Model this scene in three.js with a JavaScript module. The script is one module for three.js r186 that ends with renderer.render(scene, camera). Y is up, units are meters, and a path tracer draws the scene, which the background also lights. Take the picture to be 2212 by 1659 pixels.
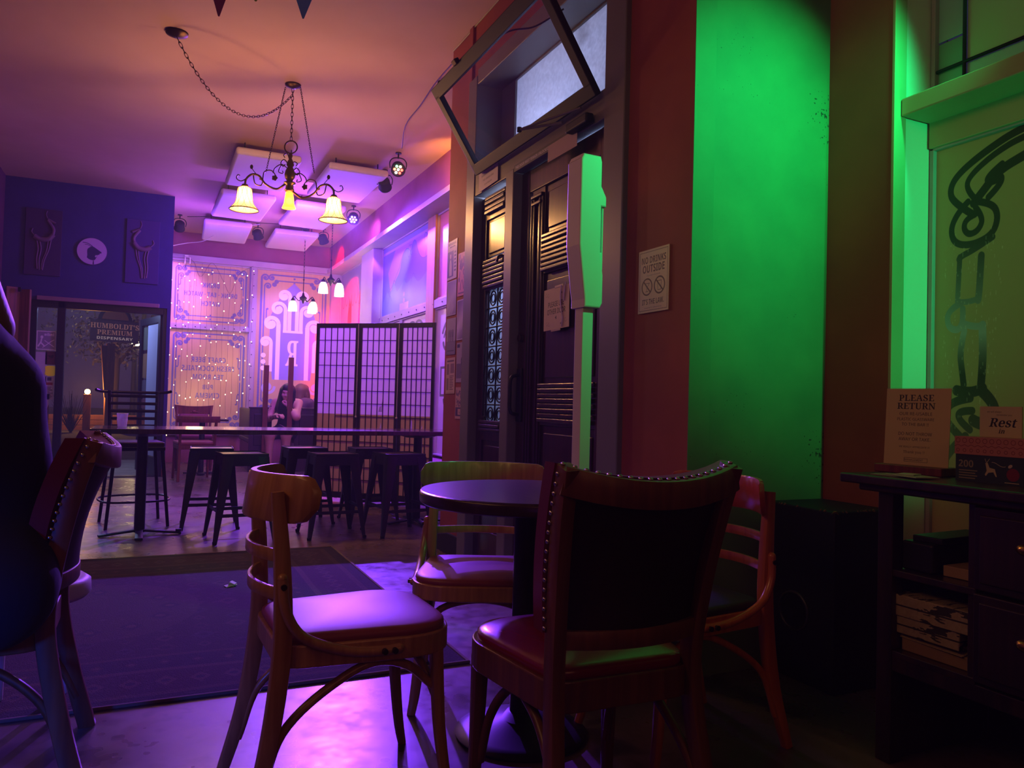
import * as THREE from 'three';
import { RoundedBoxGeometry } from 'three/addons/geometries/RoundedBoxGeometry.js';
import { MarchingCubes } from 'three/addons/objects/MarchingCubes.js';
import { mergeGeometries, mergeVertices, toCreasedNormals } from 'three/addons/utils/BufferGeometryUtils.js';
import { RectAreaLightUniformsLib } from 'three/addons/lights/RectAreaLightUniformsLib.js';

// ------------------------------------------------------------------ camera, sky, large lights, exposure
const scene = new THREE.Scene();
const R = Math.PI / 180;
const V = (x, y, z) => new THREE.Vector3(x, y, z);
const camera = new THREE.PerspectiveCamera(53.08, 2212 / 1659, 0.05, 200);
{
  const yaw = 25.143 * R, pitch = 1.469 * R, roll = 1.525 * R;
  const fw = V(Math.sin(yaw) * Math.cos(pitch), Math.sin(pitch), -Math.cos(yaw) * Math.cos(pitch));
  const rt = V(Math.cos(yaw), 0, Math.sin(yaw)), up = rt.clone().cross(fw);
  camera.position.set(0, 1.02, 0);
  camera.up.copy(rt.multiplyScalar(-Math.sin(roll)).add(up.multiplyScalar(Math.cos(roll))));
  camera.lookAt(camera.position.clone().add(fw));
}
scene.background = new THREE.Color(0x24163c);          // night sky outside
const renderer = new THREE.WebGLRenderer({ antialias: true });
renderer.toneMapping = THREE.LinearToneMapping;
renderer.toneMappingExposure = 1.0;
renderer.shadowMap.enabled = true;
RectAreaLightUniformsLib.init();
function spot(color, power, from, to, angle, blur = 0.6, size = 2) {
  const l = new THREE.SpotLight(color, power, 0, angle * R, blur, 2);
  l.position.set(...from); l.target.position.set(...to); l.castShadow = true; l.shadow.radius = size;
  l.shadow.mapSize.set(1024, 1024); scene.add(l, l.target); return l;
}
function bulbLight(color, power, at, size = 2) {
  const l = new THREE.PointLight(color, power, 0, 2);
  l.position.set(...at); l.castShadow = true; l.shadow.radius = size; scene.add(l); return l;
}
function areaLight(color, power, w, h, from, to) {
  const l = new THREE.RectAreaLight(color, power, w, h);
  l.position.set(...from); l.lookAt(...to); scene.add(l); return l;
}
// dim warm light of the bar room behind the camera
areaLight(0xffb074, 2.3, 2.2, 0.8, [-1.5, 2.6, -1.7], [2.2, 1.2, -2.0]);
areaLight(0xffa070, 0.95, 2.2, 0.8, [0.3, 2.6, 2.9], [0.5, 1.6, -3]);

// ------------------------------------------------------------------ helpers
let seed = 7;
const rnd = () => { seed = (seed * 1664525 + 1013904223) >>> 0; return seed / 4294967296; };
const hash = (x, y, s) => { let h = (x * 374761393 + y * 668265263 + s * 974711) | 0; h = Math.imul(h ^ (h >>> 13), 1274126177); return ((h ^ (h >>> 16)) >>> 0) / 4294967296; };
function vnoise(x, y, px, py, s) {      // tiling value noise
  const x0 = Math.floor(x), y0 = Math.floor(y), f = x - x0, g = y - y0, u = f * f * (3 - 2 * f), v = g * g * (3 - 2 * g);
  const m = (a, n) => ((a % n) + n) % n, a = m(x0, px), b = m(x0 + 1, px), c = m(y0, py), d = m(y0 + 1, py);
  return (hash(a, c, s) * (1 - u) + hash(b, c, s) * u) * (1 - v) + (hash(a, d, s) * (1 - u) + hash(b, d, s) * u) * v;
}
function fbm(u, v, nx, ny, oct, s) { let a = 0, w = 0.5, t = 0; for (let i = 0; i < oct; i++) { a += w * vnoise(u * nx, v * ny, nx, ny, s + i); t += w; w *= 0.55; nx *= 2; ny *= 2; } return a / t; }
function dataTex(n, fn, srgb = true, rep = 1) {
  const d = new Uint8Array(n * n * 4);
  for (let j = 0; j < n; j++) for (let i = 0; i < n; i++) { const c = fn(i / n, j / n), k = (j * n + i) * 4; d[k] = c[0]; d[k + 1] = c[1]; d[k + 2] = c[2]; d[k + 3] = 255; }
  const t = new THREE.DataTexture(d, n, n, THREE.RGBAFormat);
  t.wrapS = t.wrapT = THREE.RepeatWrapping; t.magFilter = THREE.LinearFilter; t.minFilter = THREE.LinearMipmapLinearFilter; t.generateMipmaps = true;
  if (srgb) t.colorSpace = THREE.SRGBColorSpace;
  t.repeat.set(rep, rep); t.needsUpdate = true; return t;
}
const mixc = (a, b, t) => a.map((x, i) => x + (b[i] - x) * Math.min(1, Math.max(0, t)));
const hex = (h) => [(h >> 16) & 255, (h >> 8) & 255, h & 255];
function canvasTex(w, h, draw) {
  const c = document.createElement('canvas'); c.width = w; c.height = h;
  draw(c.getContext('2d'), w, h);
  const t = new THREE.CanvasTexture(c); t.colorSpace = THREE.SRGBColorSpace; t.anisotropy = 8; return t;
}
function mat(color, rough = 0.6, o = {}) { return new THREE.MeshStandardMaterial({ color, roughness: rough, ...o }); }
function phys(color, rough = 0.5, o = {}) { return new THREE.MeshPhysicalMaterial({ color, roughness: rough, ...o }); }
function woodTex(a, b, s, stretch = 14) {   // grain runs along v
  return dataTex(512, (u, v) => {
    const warp = fbm(u, v, 3, 2, 3, s) * 0.35, g = fbm(u + warp * 0.12, v, 40, 40 / stretch | 0 || 2, 4, s + 9), big = fbm(u, v, 4, 2, 3, s + 21);
    return mixc(a, b, (g - 0.5) * 1.7 + 0.5 + (big - 0.5) * 0.9);
  }, true, 1.6);
}
function woodMat(a, b, s, rough, o = {}) { const t = woodTex(hex(a), hex(b), s); return phys(0xffffff, rough, { map: t, bumpMap: t, bumpScale: 0.0006, ...o }); }
function plasterMat(a, b, s, rough = 0.85, nx = 6, rep = 0.5) {
  const t = dataTex(512, (u, v) => mixc(hex(a), hex(b), (fbm(u, v, nx, nx, 5, s) - 0.5) * 2.2 + 0.5), true, rep);
  return mat(0xffffff, rough, { map: t, bumpMap: t, bumpScale: 0.004 });
}

// geometry helpers; every geometry ends non-indexed with position, normal and uv (metres)
function boxUV(g) {
  if (g.index) g = g.toNonIndexed();
  for (const k of Object.keys(g.attributes)) if (!['position', 'normal', 'uv'].includes(k)) g.deleteAttribute(k);
  if (!g.attributes.normal) g.computeVertexNormals();
  const p = g.attributes.position, uv = new Float32Array(p.count * 2), a = V(), b = V(), c = V(), n = V();
  for (let i = 0; i < p.count; i += 3) {
    a.fromBufferAttribute(p, i); b.fromBufferAttribute(p, i + 1); c.fromBufferAttribute(p, i + 2);
    n.copy(b).sub(a).cross(c.clone().sub(a)); const x = Math.abs(n.x), y = Math.abs(n.y), z = Math.abs(n.z);
    [a, b, c].forEach((q, k) => { const o = (i + k) * 2; if (y > x && y > z) { uv[o] = q.x; uv[o + 1] = q.z; } else if (x > z) { uv[o] = q.z; uv[o + 1] = q.y; } else { uv[o] = q.x; uv[o + 1] = q.y; } });
  }
  g.setAttribute('uv', new THREE.BufferAttribute(uv, 2)); return g;
}
function place(g, x = 0, y = 0, z = 0, rx = 0, ry = 0, rz = 0) { if (rx) g.rotateX(rx); if (ry) g.rotateY(ry); if (rz) g.rotateZ(rz); return g.translate(x, y, z); }
const box = (w, h, d, x, y, z, rx, ry, rz) => place(boxUV(new THREE.BoxGeometry(w, h, d)), x, y, z, rx, ry, rz);
const span = (x0, x1, y0, y1, z0, z1) => box(Math.abs(x1 - x0), Math.abs(y1 - y0), Math.abs(z1 - z0), (x0 + x1) / 2, (y0 + y1) / 2, (z0 + z1) / 2);
const rbox = (w, h, d, r, x, y, z, rx, ry, rz) => place(boxUV(new RoundedBoxGeometry(w, h, d, 3, Math.min(r, w / 2.01, h / 2.01, d / 2.01))), x, y, z, rx, ry, rz);
const rspan = (x0, x1, y0, y1, z0, z1, r = 0.006) => rbox(Math.abs(x1 - x0), Math.abs(y1 - y0), Math.abs(z1 - z0), r, (x0 + x1) / 2, (y0 + y1) / 2, (z0 + z1) / 2);
const cyl = (r1, r2, h, x, y, z, seg = 24, rx, ry, rz) => place(boxUV(new THREE.CylinderGeometry(r1, r2, h, seg)), x, y, z, rx, ry, rz);
const ball = (r, x, y, z, sx = 1, sy = 1, sz = 1, ws = 20, hs = 14) => place(boxUV(new THREE.SphereGeometry(r, ws, hs).scale(sx, sy, sz)), x, y, z);
const ring = (r, t, x, y, z, rx, ry, rz, a = 10, b = 28) => place(boxUV(new THREE.TorusGeometry(r, t, a, b)), x, y, z, rx, ry, rz);
const lathe = (pts, seg = 32, x = 0, y = 0, z = 0) => place(boxUV(new THREE.LatheGeometry(pts.map((p) => new THREE.Vector2(...p)), seg)), x, y, z);
const curve = (pts, closed = false) => new THREE.CatmullRomCurve3(pts.map((p) => V(...p)), closed, 'centripetal');
const tube = (pts, r, seg = 24, rad = 8, closed = false) => boxUV(new THREE.TubeGeometry(curve(pts, closed), seg, r, rad, closed));
function rod(a, b, r0, r1 = r0, seg = 12) {
  const A = V(...a), B = V(...b), d = B.clone().sub(A), g = new THREE.CylinderGeometry(r1, r0, d.length(), seg);
  g.applyQuaternion(new THREE.Quaternion().setFromUnitVectors(V(0, 1, 0), d.clone().normalize())); const m = A.add(B).multiplyScalar(0.5);
  return boxUV(g.translate(m.x, m.y, m.z));
}
function bar(a, b, w, t, up = [0, 1, 0]) {       // straight square bar, w along up x dir, t along up
  return sweep([a, b], w, t, 1, up, 0.15);
}
// rectangular (rounded) section swept along a smooth path; w is across, t is along the "up" hint; both may vary along it
function sweep(pts, w, t, seg = 24, up = [0, 1, 0], round = 0.3, closed = false) {
  const c = pts.length === 2 ? new THREE.LineCurve3(V(...pts[0]), V(...pts[1])) : curve(pts, closed), W = typeof w === 'function' ? w : () => w, T = typeof t === 'function' ? t : () => t;
  const U = V(...up), pos = [], idx = [], N = 12, rings = closed ? seg : seg + 1;
  for (let i = 0; i < rings; i++) {
    const s = i / seg, p = c.getPoint(s), d = c.getTangent(s), side = d.clone().cross(U).normalize(), nn = side.clone().cross(d).normalize();
    const hw = W(s) / 2, ht = T(s) / 2, r = round * Math.min(hw, ht);
    for (let k = 0; k < 4; k++) for (let m = 0; m < 3; m++) {
      const sx = k === 0 || k === 3 ? 1 : -1, sy = k < 2 ? 1 : -1, an = (k * 90 + m * 45) * R;
      const q = p.clone().addScaledVector(side, sx * (hw - r) + Math.cos(an) * r).addScaledVector(nn, sy * (ht - r) + Math.sin(an) * r);
      pos.push(q.x, q.y, q.z);
    }
  }
  const lim = closed ? rings : rings - 1;
  for (let i = 0; i < lim; i++) for (let k = 0; k < N; k++) { const a = i * N + k, b = i * N + (k + 1) % N, e = ((i + 1) % rings) * N + k, f = ((i + 1) % rings) * N + (k + 1) % N; idx.push(a, b, e, b, f, e); }
  if (!closed) for (const [o, flip] of [[0, 0], [(rings - 1) * N, 1]]) for (let k = 1; k < N - 1; k++) flip ? idx.push(o, o + k, o + k + 1) : idx.push(o, o + k + 1, o + k);
  const g = new THREE.BufferGeometry(); g.setAttribute('position', new THREE.Float32BufferAttribute(pos, 3)); g.setIndex(idx);
  const ng = toCreasedNormals(g, 0.7), bb = boxUV(ng);
  // grain follows the length: put the running length into v
  return bb;
}
function plate(shape, depth, bevel = 0.002, seg = 8) {       // extruded along +z, from z = 0
  const g = new THREE.ExtrudeGeometry(shape, { depth: Math.max(1e-4, depth - 2 * bevel), bevelEnabled: bevel > 0, bevelThickness: bevel, bevelSize: bevel, bevelSegments: 2, curveSegments: seg });
  return boxUV(g.translate(0, 0, bevel));
}
function poly(pts, holes) { const s = new THREE.Shape(pts.map((p) => new THREE.Vector2(...p))); if (holes) for (const h of holes) s.holes.push(new THREE.Path(h.map((p) => new THREE.Vector2(...p)))); return s; }
function rectShape(w, h, r) { const s = new THREE.Shape(), x = -w / 2, y = -h / 2; s.moveTo(x + r, y); s.lineTo(x + w - r, y); s.absarc(x + w - r, y + r, r, -Math.PI / 2, 0); s.lineTo(x + w, y + h - r); s.absarc(x + w - r, y + h - r, r, 0, Math.PI / 2); s.lineTo(x + r, y + h); s.absarc(x + r, y + h - r, r, Math.PI / 2, Math.PI); s.lineTo(x, y + r); s.absarc(x + r, y + r, r, Math.PI, 1.5 * Math.PI); return s; }

// scene-tree helpers
const used = new Map();
function numbered(n) { const k = used.get(n) || 0; used.set(n, k + 1); return k ? `${n}_${String(k).padStart(3, '0')}` : n; }
function obj(name, geos, m, parent = scene) {
  const list = [geos].flat(2).filter(Boolean), g = list.length === 1 ? list[0] : mergeGeometries(list.map((q) => (q.index ? q.toNonIndexed() : q)));
  const o = new THREE.Mesh(g, m); o.castShadow = o.receiveShadow = true;
  o.name = parent === scene ? numbered(name) : name; parent.add(o); return o;
}
const each = (name, geos, m, parent) => geos.map((g) => obj(name, [g], m, parent));      // one part per piece
function tag(o, label, category, group) { o.userData.label = label; o.userData.category = category; if (group) o.userData.group = group; return o; }
function thing(name, label, category, [x, y, z] = [0, 0, 0], turn = 0, group) {
  const o = new THREE.Group(); o.name = numbered(name); scene.add(o); o.position.set(x, y, z); o.rotation.y = turn;
  return tag(o, label, category, group);
}
function struct(name, geos, m, parent = scene) { const o = obj(name, geos, m, parent); if (parent === scene) o.userData.kind = 'structure'; return o; }
function structGroup(name) { const o = new THREE.Group(); o.name = numbered(name); scene.add(o); o.userData.kind = 'structure'; return o; }
function dup(root, [x, y, z], turn, label, group) {
  const r = root.clone(); r.name = numbered(root.name.replace(/_\d{3}$/, '')); r.userData = { ...root.userData }; scene.add(r);
  r.position.set(x, y, z); r.rotation.y = turn; if (label) r.userData.label = label; if (group) r.userData.group = group; return r;
}
// a printed sheet or board: front face (+z) carries the print, x to the right, y up, back at z = 0
function sheet(w, h, t, tex, rough = 0.7, o = {}) {
  const g = new THREE.BoxGeometry(w, h, t).toNonIndexed(), uv = g.attributes.uv, nz = g.attributes.normal;
  for (let i = 0; i < uv.count; i++) if (nz.getZ(i) < 0.5) uv.setXY(i, 0.004, 0.004);
  return [g.translate(0, 0, t / 2), mat(0xffffff, rough, { map: tex, ...o })];
}
const W_ = -Math.PI / 2;      // turn that makes a sheet's front face -x (hung on the right wall)
const XR = 1.852, XB = 2.58, XW = 2.78, ZF = -12.67, ZB = -10.48, HC = 3.5, XL = -1.6;
// ------------------------------------------------------------------ materials
const M = {};
M.red = plasterMat(0x8f3f30, 0xa04a38, 3, 0.7, 8);
M.rose = plasterMat(0x93506a, 0x86455d, 5, 0.75, 8);
M.olive = (() => { const t = dataTex(1024, (u, v) => {
  const n = fbm(u, v, 8, 8, 5, 12); let c = mixc(hex(0x687f58), hex(0x5b7350), (n - 0.5) * 2 + 0.5);
  const chip = fbm(u, v, 150, 150, 2, 31) * 0.5 + fbm(u, v, 5, 5, 3, 33) * 0.5; if (chip > 0.79) c = [52, 40, 28]; return c;
}, true, 0.7); return mat(0xffffff, 0.62, { map: t, bumpMap: t, bumpScale: 0.002 }); })();
M.blue = plasterMat(0x2d2766, 0x342c70, 8, 0.75, 8);
M.ceil = plasterMat(0xc9a898, 0xbd9a8a, 11, 0.8, 5, 0.3);
M.cream = plasterMat(0xb9b08c, 0xaaa27c, 14, 0.6, 6);
M.white = mat(0xe8e4dc, 0.55);
M.trimLight = plasterMat(0xb7a9b4, 0xa698a6, 17, 0.5, 6);
M.gray = plasterMat(0x77756f, 0x6d6b66, 19, 0.42, 5);
M.grayDark = mat(0x171517, 0.6);
M.black = mat(0x0d0d0f, 0.45);
M.blackRough = mat(0x101012, 0.85);
M.ironDark = mat(0x1d1a19, 0.4, { metalness: 0.7 });
M.bronze = mat(0x4a3626, 0.38, { metalness: 0.85 });
M.chrome = mat(0xc9c9cc, 0.18, { metalness: 1 });
M.brass = mat(0xb08a3e, 0.25, { metalness: 1 });
M.darkSteel = mat(0x2a2a30, 0.32, { metalness: 0.75 });
M.mahog = woodMat(0x2a100c, 0x47201a, 40, 0.28, { clearcoat: 0.7, clearcoatRoughness: 0.18 });
M.darkWood = woodMat(0x1c100c, 0x33201a, 44, 0.35, { clearcoat: 0.35, clearcoatRoughness: 0.3 });
M.redWood = woodMat(0x5a2418, 0x7c3a26, 48, 0.45);
M.honey = woodMat(0x96653f, 0xb98858, 52, 0.34, { clearcoat: 0.45, clearcoatRoughness: 0.2 });
M.brownWood = woodMat(0x5e3219, 0x7c4a26, 56, 0.42, { clearcoat: 0.25, clearcoatRoughness: 0.3 });
M.vinylPurple = phys(0x8a3a48, 0.46, { clearcoat: 0.12, clearcoatRoughness: 0.4 });
M.vinylRed = phys(0x7c1018, 0.27, { clearcoat: 0.4, clearcoatRoughness: 0.22 });
M.leatherDark = (() => { const t = dataTex(256, (u, v) => { const n = fbm(u, v, 50, 50, 3, 61); return mixc([28, 12, 12], [46, 20, 18], n); }, true, 4); return mat(0xffffff, 0.5, { map: t, bumpMap: t, bumpScale: 0.0008 }); })();
M.leatherRed = phys(0x6a1414, 0.35, { clearcoat: 0.2, clearcoatRoughness: 0.4 });
M.tableTop = woodMat(0x2b1d1a, 0x3d2b25, 64, 0.3, { clearcoat: 0.3, clearcoatRoughness: 0.25 });
M.glass = phys(0xffffff, 0.02, { transmission: 1, thickness: 0, ior: 1.5 });
M.floor = (() => {
  const col = dataTex(1024, (u, v) => {
    const big = fbm(u, v, 4, 4, 5, 71), fine = fbm(u, v, 60, 60, 3, 77), blot = fbm(u, v, 14, 14, 4, 83);
    let c = mixc([84, 70, 66], [112, 94, 88], (big - 0.5) * 3 + 0.5); c = mixc(c, [84, 66, 60], (fine - 0.55) * 2.5);
    if (blot > 0.62) c = mixc(c, [62, 48, 46], (blot - 0.62) * 7); return c;
  }, true, 0.42);
  const ro = dataTex(512, (u, v) => { const n = fbm(u, v, 10, 10, 4, 91), f = fbm(u, v, 60, 60, 2, 95), g = 84 + (n - 0.5) * 60 + (f - 0.5) * 36; return [g, g, g]; }, false, 0.42);
  return phys(0xffffff, 1, { map: col, roughnessMap: ro, bumpMap: ro, bumpScale: 0.0005 });
})();
// ------------------------------------------------------------------ room shell
struct('floor', [span(-1.75, 2.98, -0.05, 0, 3.3, -10.6), span(0.14, 2.98, -0.05, 0, -10.6, -12.9)], M.floor);
struct('ceiling', [span(-1.75, 2.98, HC, HC + 0.1, 3.3, -12.9)], M.ceil);
struct('wall_back', [span(-1.75, 2.98, 0, HC, 3.2, 3.32)], M.red);
struct('wall_left', [span(XL - 0.12, XL, 0, HC, 3.2, ZB - 0.02)], plasterMat(0x54284a, 0x5d2f50, 23, 0.8));
// navy wall over the street entrance
struct('wall_entry', [span(XL, 0.19, 2.09, HC, ZB - 0.12, ZB), span(0.15, 0.19, 0, 2.09, ZB - 0.12, ZB), span(XL, -1.3, 0, 2.09, ZB - 0.12, ZB), span(0.15, 0.19, 0, HC, ZF, ZB - 0.12)], M.blue);
struct('trim_1', [rspan(-1.24, 0.06, 2.085, 2.135, ZB + 0.002, ZB + 0.05, 0.008)], plasterMat(0x8a6a76, 0x7d5f6c, 29, 0.6));
// front (street) wall round the shop windows
struct('wall_front', [span(0.19, XW + 0.14, 3.15, HC, ZF - 0.14, ZF), span(0.19, XW + 0.14, 0, 0.42, ZF - 0.14, ZF)], M.rose);
struct('trim_2', [rspan(0.19, XB, 3.055, 3.15, ZF + 0.0, ZF + 0.06, 0.006), rspan(0.19, XB, 0.42, 0.47, ZF, ZF + 0.06, 0.006)], M.trimLight);
// right-hand wall: far bay, with its lintel band and the ledge under it
struct('wall_right_far', [span(XB, XB + 0.25, 3.12, HC, -5.1, ZF), span(XB, XB + 0.25, 0, 0.42, -5.1, ZF)], M.rose);
struct('trim_3', [rspan(XB - 0.045, XB + 0.2, 3.06, 3.12, -5.1, ZF, 0.005)], M.trimLight);
// the projecting door bay
struct('wall_right_bay', [span(XR, XR + 0.1, 0, HC, -4.672, -5.063), span(XR, XR + 0.1, 3.1, HC, -2.811, -4.672), span(XR, XR + 0.1, 0, HC, -2.362, -2.811)], M.red);
struct('wall_right_bay_far_side', [span(XR + 0.1, XB + 0.25, 0, HC, -4.963, -5.063)], M.rose);
struct('wall_right_bay_near_side', [span(XR + 0.1, XB, 0, HC, -2.362, -2.46), span(XR - 0.0005, XR + 0.1, 0, HC, -2.3605, -2.364)], M.olive);
struct('wall_right_near', [span(XB - 0.022, XB + 0.3, 0, HC, -2.055, -2.46), span(XB - 0.022, XB + 0.3, 3.15, HC, -2.055, 3.2), span(XB - 0.022, XB + 0.3, 0, 0.45, -2.055, 3.2), span(XB - 0.022, XB + 0.3, 0, HC, 0.6, 3.2)], M.red);
struct('trim_4', [rspan(2.556, 2.622, 0, HC, -2.056, -2.042, 0.003)], M.cream);
struct('trim_5', [span(2.622, 2.86, 0.45, 3.15, -2.056, -2.048)], M.white);
// closed space behind the street doors and its outer walls
struct('wall_right_porch', [span(2.86, 2.96, 0, HC, -2.3, -5.1), span(XR + 0.1, 2.96, 3.2, 3.3, -2.46, -4.963)], M.white);
struct('baseboard_right', [rspan(XR - 0.018, XR, 0, 0.14, -4.675, -5.075, 0.004), rspan(XR - 0.018, XR, 0, 0.14, -2.345, -2.809, 0.004)], M.blackRough);
struct('baseboard_entry', [rspan(0.15, 0.19, 0, 0.1, ZB, ZB + 0.018, 0.004)], M.redWood);

// ---------------------------------------------------------------- street windows: panes with frosted scroll film
const INK = '#6d6896', PAPER = '#c4a674';
function curl(c, x, y, r, dir, ang, turns = 1.35, w = 10) {       // spiral hook: starts at x,y heading ang, winds to a ball
  c.beginPath(); c.lineWidth = w; const cx = x + Math.cos(ang + dir * Math.PI / 2) * r, cy = y + Math.sin(ang + dir * Math.PI / 2) * r;
  let a0 = ang - dir * Math.PI / 2;
  for (let i = 0; i <= 40; i++) { const s = i / 40, a = a0 + dir * s * turns * 2 * Math.PI, q = r * (1 - s * 0.78); const px = cx + Math.cos(a) * q, py = cy + Math.sin(a) * q; i ? c.lineTo(px, py) : c.moveTo(px, py); }
  c.stroke(); c.beginPath(); c.arc(cx, cy, w * 0.75, 0, 7); c.fill();
}
function frameScrolls(c, W, H, m, ink) {
  c.strokeStyle = c.fillStyle = ink; c.lineCap = 'round';
  for (const sx of [0, 1]) for (const sy of [0, 1]) {
    c.save(); c.translate(sx ? W : 0, sy ? H : 0); c.scale(sx ? -1 : 1, sy ? -1 : 1);
    c.lineWidth = 20; c.beginPath(); c.moveTo(W / 2, m); c.lineTo(m + 120, m); c.stroke(); curl(c, m + 120, m, 38, -1, Math.PI, 1.3, 18);
    c.lineWidth = 15; c.beginPath(); c.moveTo(W / 2, m + 72); c.lineTo(m + 185, m + 72); c.stroke(); c.beginPath(); c.arc(m + 175, m + 84, 26, 0, 7); c.fill();
    c.beginPath(); c.arc(m + 150, m + 122, 28, 0, 7); c.fill(); c.beginPath(); c.arc(W / 2, m + 32, 13, 0, 7); c.fill(); c.beginPath(); c.arc(W / 2, m + 92, 12, 0, 7); c.fill();
    c.lineWidth = 24; c.beginPath(); c.moveTo(m, H / 2); c.lineTo(m, m + 40); c.stroke(); curl(c, m, m + 42, 44, 1, -Math.PI / 2, 1.3, 20);
    c.lineWidth = 15; c.beginPath(); c.moveTo(m + 36, H / 2 - 20); c.lineTo(m + 36, m + 145); c.stroke(); curl(c, m + 36, m + 147, 40, 1, -Math.PI / 2, 1.3, 18);
    c.lineWidth = 13; c.beginPath(); c.moveTo(m + 66, H * 0.36); c.lineTo(m + 66, H * 0.27); c.stroke(); c.beginPath(); c.arc(m + 78, H * 0.27, 12, 0, 7); c.fill(); c.beginPath(); c.arc(m + 54, H * 0.37, 12, 0, 7); c.fill();
    c.restore();
  }
}
function filmBase(c, W, H) { c.fillStyle = PAPER; c.fillRect(0, 0, W, H); c.globalAlpha = 0.05; for (let i = 0; i < 600; i++) { c.fillStyle = rnd() < 0.5 ? '#fff' : '#a98'; c.fillRect(rnd() * W, 0, 1 + rnd() * 2, H); } c.globalAlpha = 1; }
function mirrored(c, W, text, y, size, x = W / 2, font = 'bold', fill = INK) { c.save(); c.translate(x, y); c.scale(-0.78, 1); c.font = `${font} ${size}px sans-serif`; c.textAlign = 'center'; c.textBaseline = 'middle'; c.fillStyle = fill; c.fillText(text, 0, 0); c.restore(); }
const filmA = canvasTex(1100, 940, (c, W, H) => {
  filmBase(c, W, H); frameScrolls(c, W, H, 62, INK);
  mirrored(c, W, 'DRINK', 330, 100); mirrored(c, W, 'DRINK · EAT · WATCH', 470, 96); mirrored(c, W, 'WATCH', 610, 100);
});
const filmB = canvasTex(1000, 1420, (c, W, H) => {
  filmBase(c, W, H); frameScrolls(c, W, H, 58, INK);
  mirrored(c, W, 'CRAFT BEER', 420, 100); mirrored(c, W, 'FRESH COCKTAILS', 540, 100); mirrored(c, W, 'TEA ROOM', 660, 100); mirrored(c, W, 'PUB', 800, 90); mirrored(c, W, 'CINEMA', 920, 100);
  c.fillStyle = c.strokeStyle = INK; for (const x of [62, W - 62]) for (let i = 0; i < 9; i++) { c.beginPath(); c.arc(x + (x < W / 2 ? 0 : 0), 560 + i * 28, 9, 0, 7); c.fill(); }
});
const filmC = canvasTex(900, 2040, (c, W, H) => {
  filmBase(c, W, H); frameScrolls(c, W, H * 0.9, 62, INK);
  c.save(); c.translate(450, 900); c.scale(1.12, 1.12); c.translate(-455, -990);
  // violet field behind the fountain crest
  c.fillStyle = '#8f84c8'; c.beginPath(); c.moveTo(250, 1420); c.lineTo(205, 1000); c.lineTo(215, 700); c.lineTo(330, 440); c.lineTo(455, 320); c.lineTo(580, 440); c.lineTo(690, 700); c.lineTo(700, 1000); c.lineTo(660, 1420); c.closePath(); c.fill();
  const L = '#f4e4e0'; c.strokeStyle = c.fillStyle = L; c.lineCap = 'butt'; c.lineJoin = 'round';
  const plume = (x, yb, yt, r, dir, w) => { c.lineWidth = w; c.beginPath(); c.moveTo(x, yb); c.lineTo(x, yt); c.stroke(); curl(c, x, yt + 1, r, dir, -Math.PI / 2, 1.2, w * 0.92); };
  plume(415, 880, 470, 62, -1, 40); plume(495, 880, 470, 62, 1, 40); plume(370, 880, 620, 78, -1, 40); plume(540, 880, 640, 70, 1, 40);
  c.fillRect(348, 860, 214, 26); plume(300, 1420, 790, 78, -1, 46); plume(612, 1420, 810, 78, 1, 46); plume(228, 1330, 1000, 58, -1, 36); plume(690, 1330, 1010, 58, 1, 36);
  for (const x of [150, 770]) for (let i = 0; i < 3; i++) { c.beginPath(); c.arc(x, 1150 + i * 72, 26, 0, 7); c.fill(); }
  c.save(); c.translate(455, 1120); c.scale(-0.62, 1.3); c.font = 'bold 310px serif'; c.textAlign = 'center'; c.textBaseline = 'middle'; c.fillText('R', 0, 0); c.restore(); c.restore();
  c.strokeStyle = c.fillStyle = '#b9b0cc'; curl(c, 250, 1480, 80, 1, Math.PI / 2, 1.25, 34); curl(c, 660, 1480, 80, -1, Math.PI / 2, 1.25, 34); curl(c, 250, 1720, 60, 1, -Math.PI / 2, 1.25, 24); curl(c, 660, 1720, 60, -1, -Math.PI / 2, 1.25, 24);
  c.fillStyle = INK; for (let i = 0; i < 8; i++) { c.strokeStyle = INK; c.lineWidth = 8; c.beginPath(); c.arc(62, 1380 + i * 34, 10, 0, 7); c.stroke(); }
});
function filmPane(name, x0, x1, y0, y1, tex) {
  const w = x1 - x0, h = y1 - y0, g = structGroup(name), [geo, m] = sheet(w, h, 0.012, tex, 0.55, { emissive: 0xffffff, emissiveMap: tex, emissiveIntensity: 0.05 });
  g.position.set((x0 + x1) / 2, (y0 + y1) / 2, ZF - 0.03); obj('pane', geo, m, g);
  obj('window_frame', [rspan(-w / 2 - 0.015, -w / 2 + 0.015, -h / 2, h / 2, 0, 0.035, 0.003), rspan(w / 2 - 0.015, w / 2 + 0.015, -h / 2, h / 2, 0, 0.035, 0.003), rspan(-w / 2, w / 2, h / 2 - 0.015, h / 2 + 0.015, 0, 0.035, 0.003), rspan(-w / 2, w / 2, -h / 2 - 0.015, -h / 2 + 0.015, 0, 0.035, 0.003)], M.trimLight, g);
}
filmPane('window_1', 0.22, 1.36, 2.1, 3.05, filmA);
filmPane('window_2', 0.22, 1.36, 0.47, 2.03, filmB);
filmPane('window_3', 1.45, 2.62, 0.47, 3.05, filmC);
const rivets = (list) => list.map(([x, y, z, rx, ry, rz]) => cyl(0.008, 0.009, 0.008, x, y, z, 8, rx, ry, rz));
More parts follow.
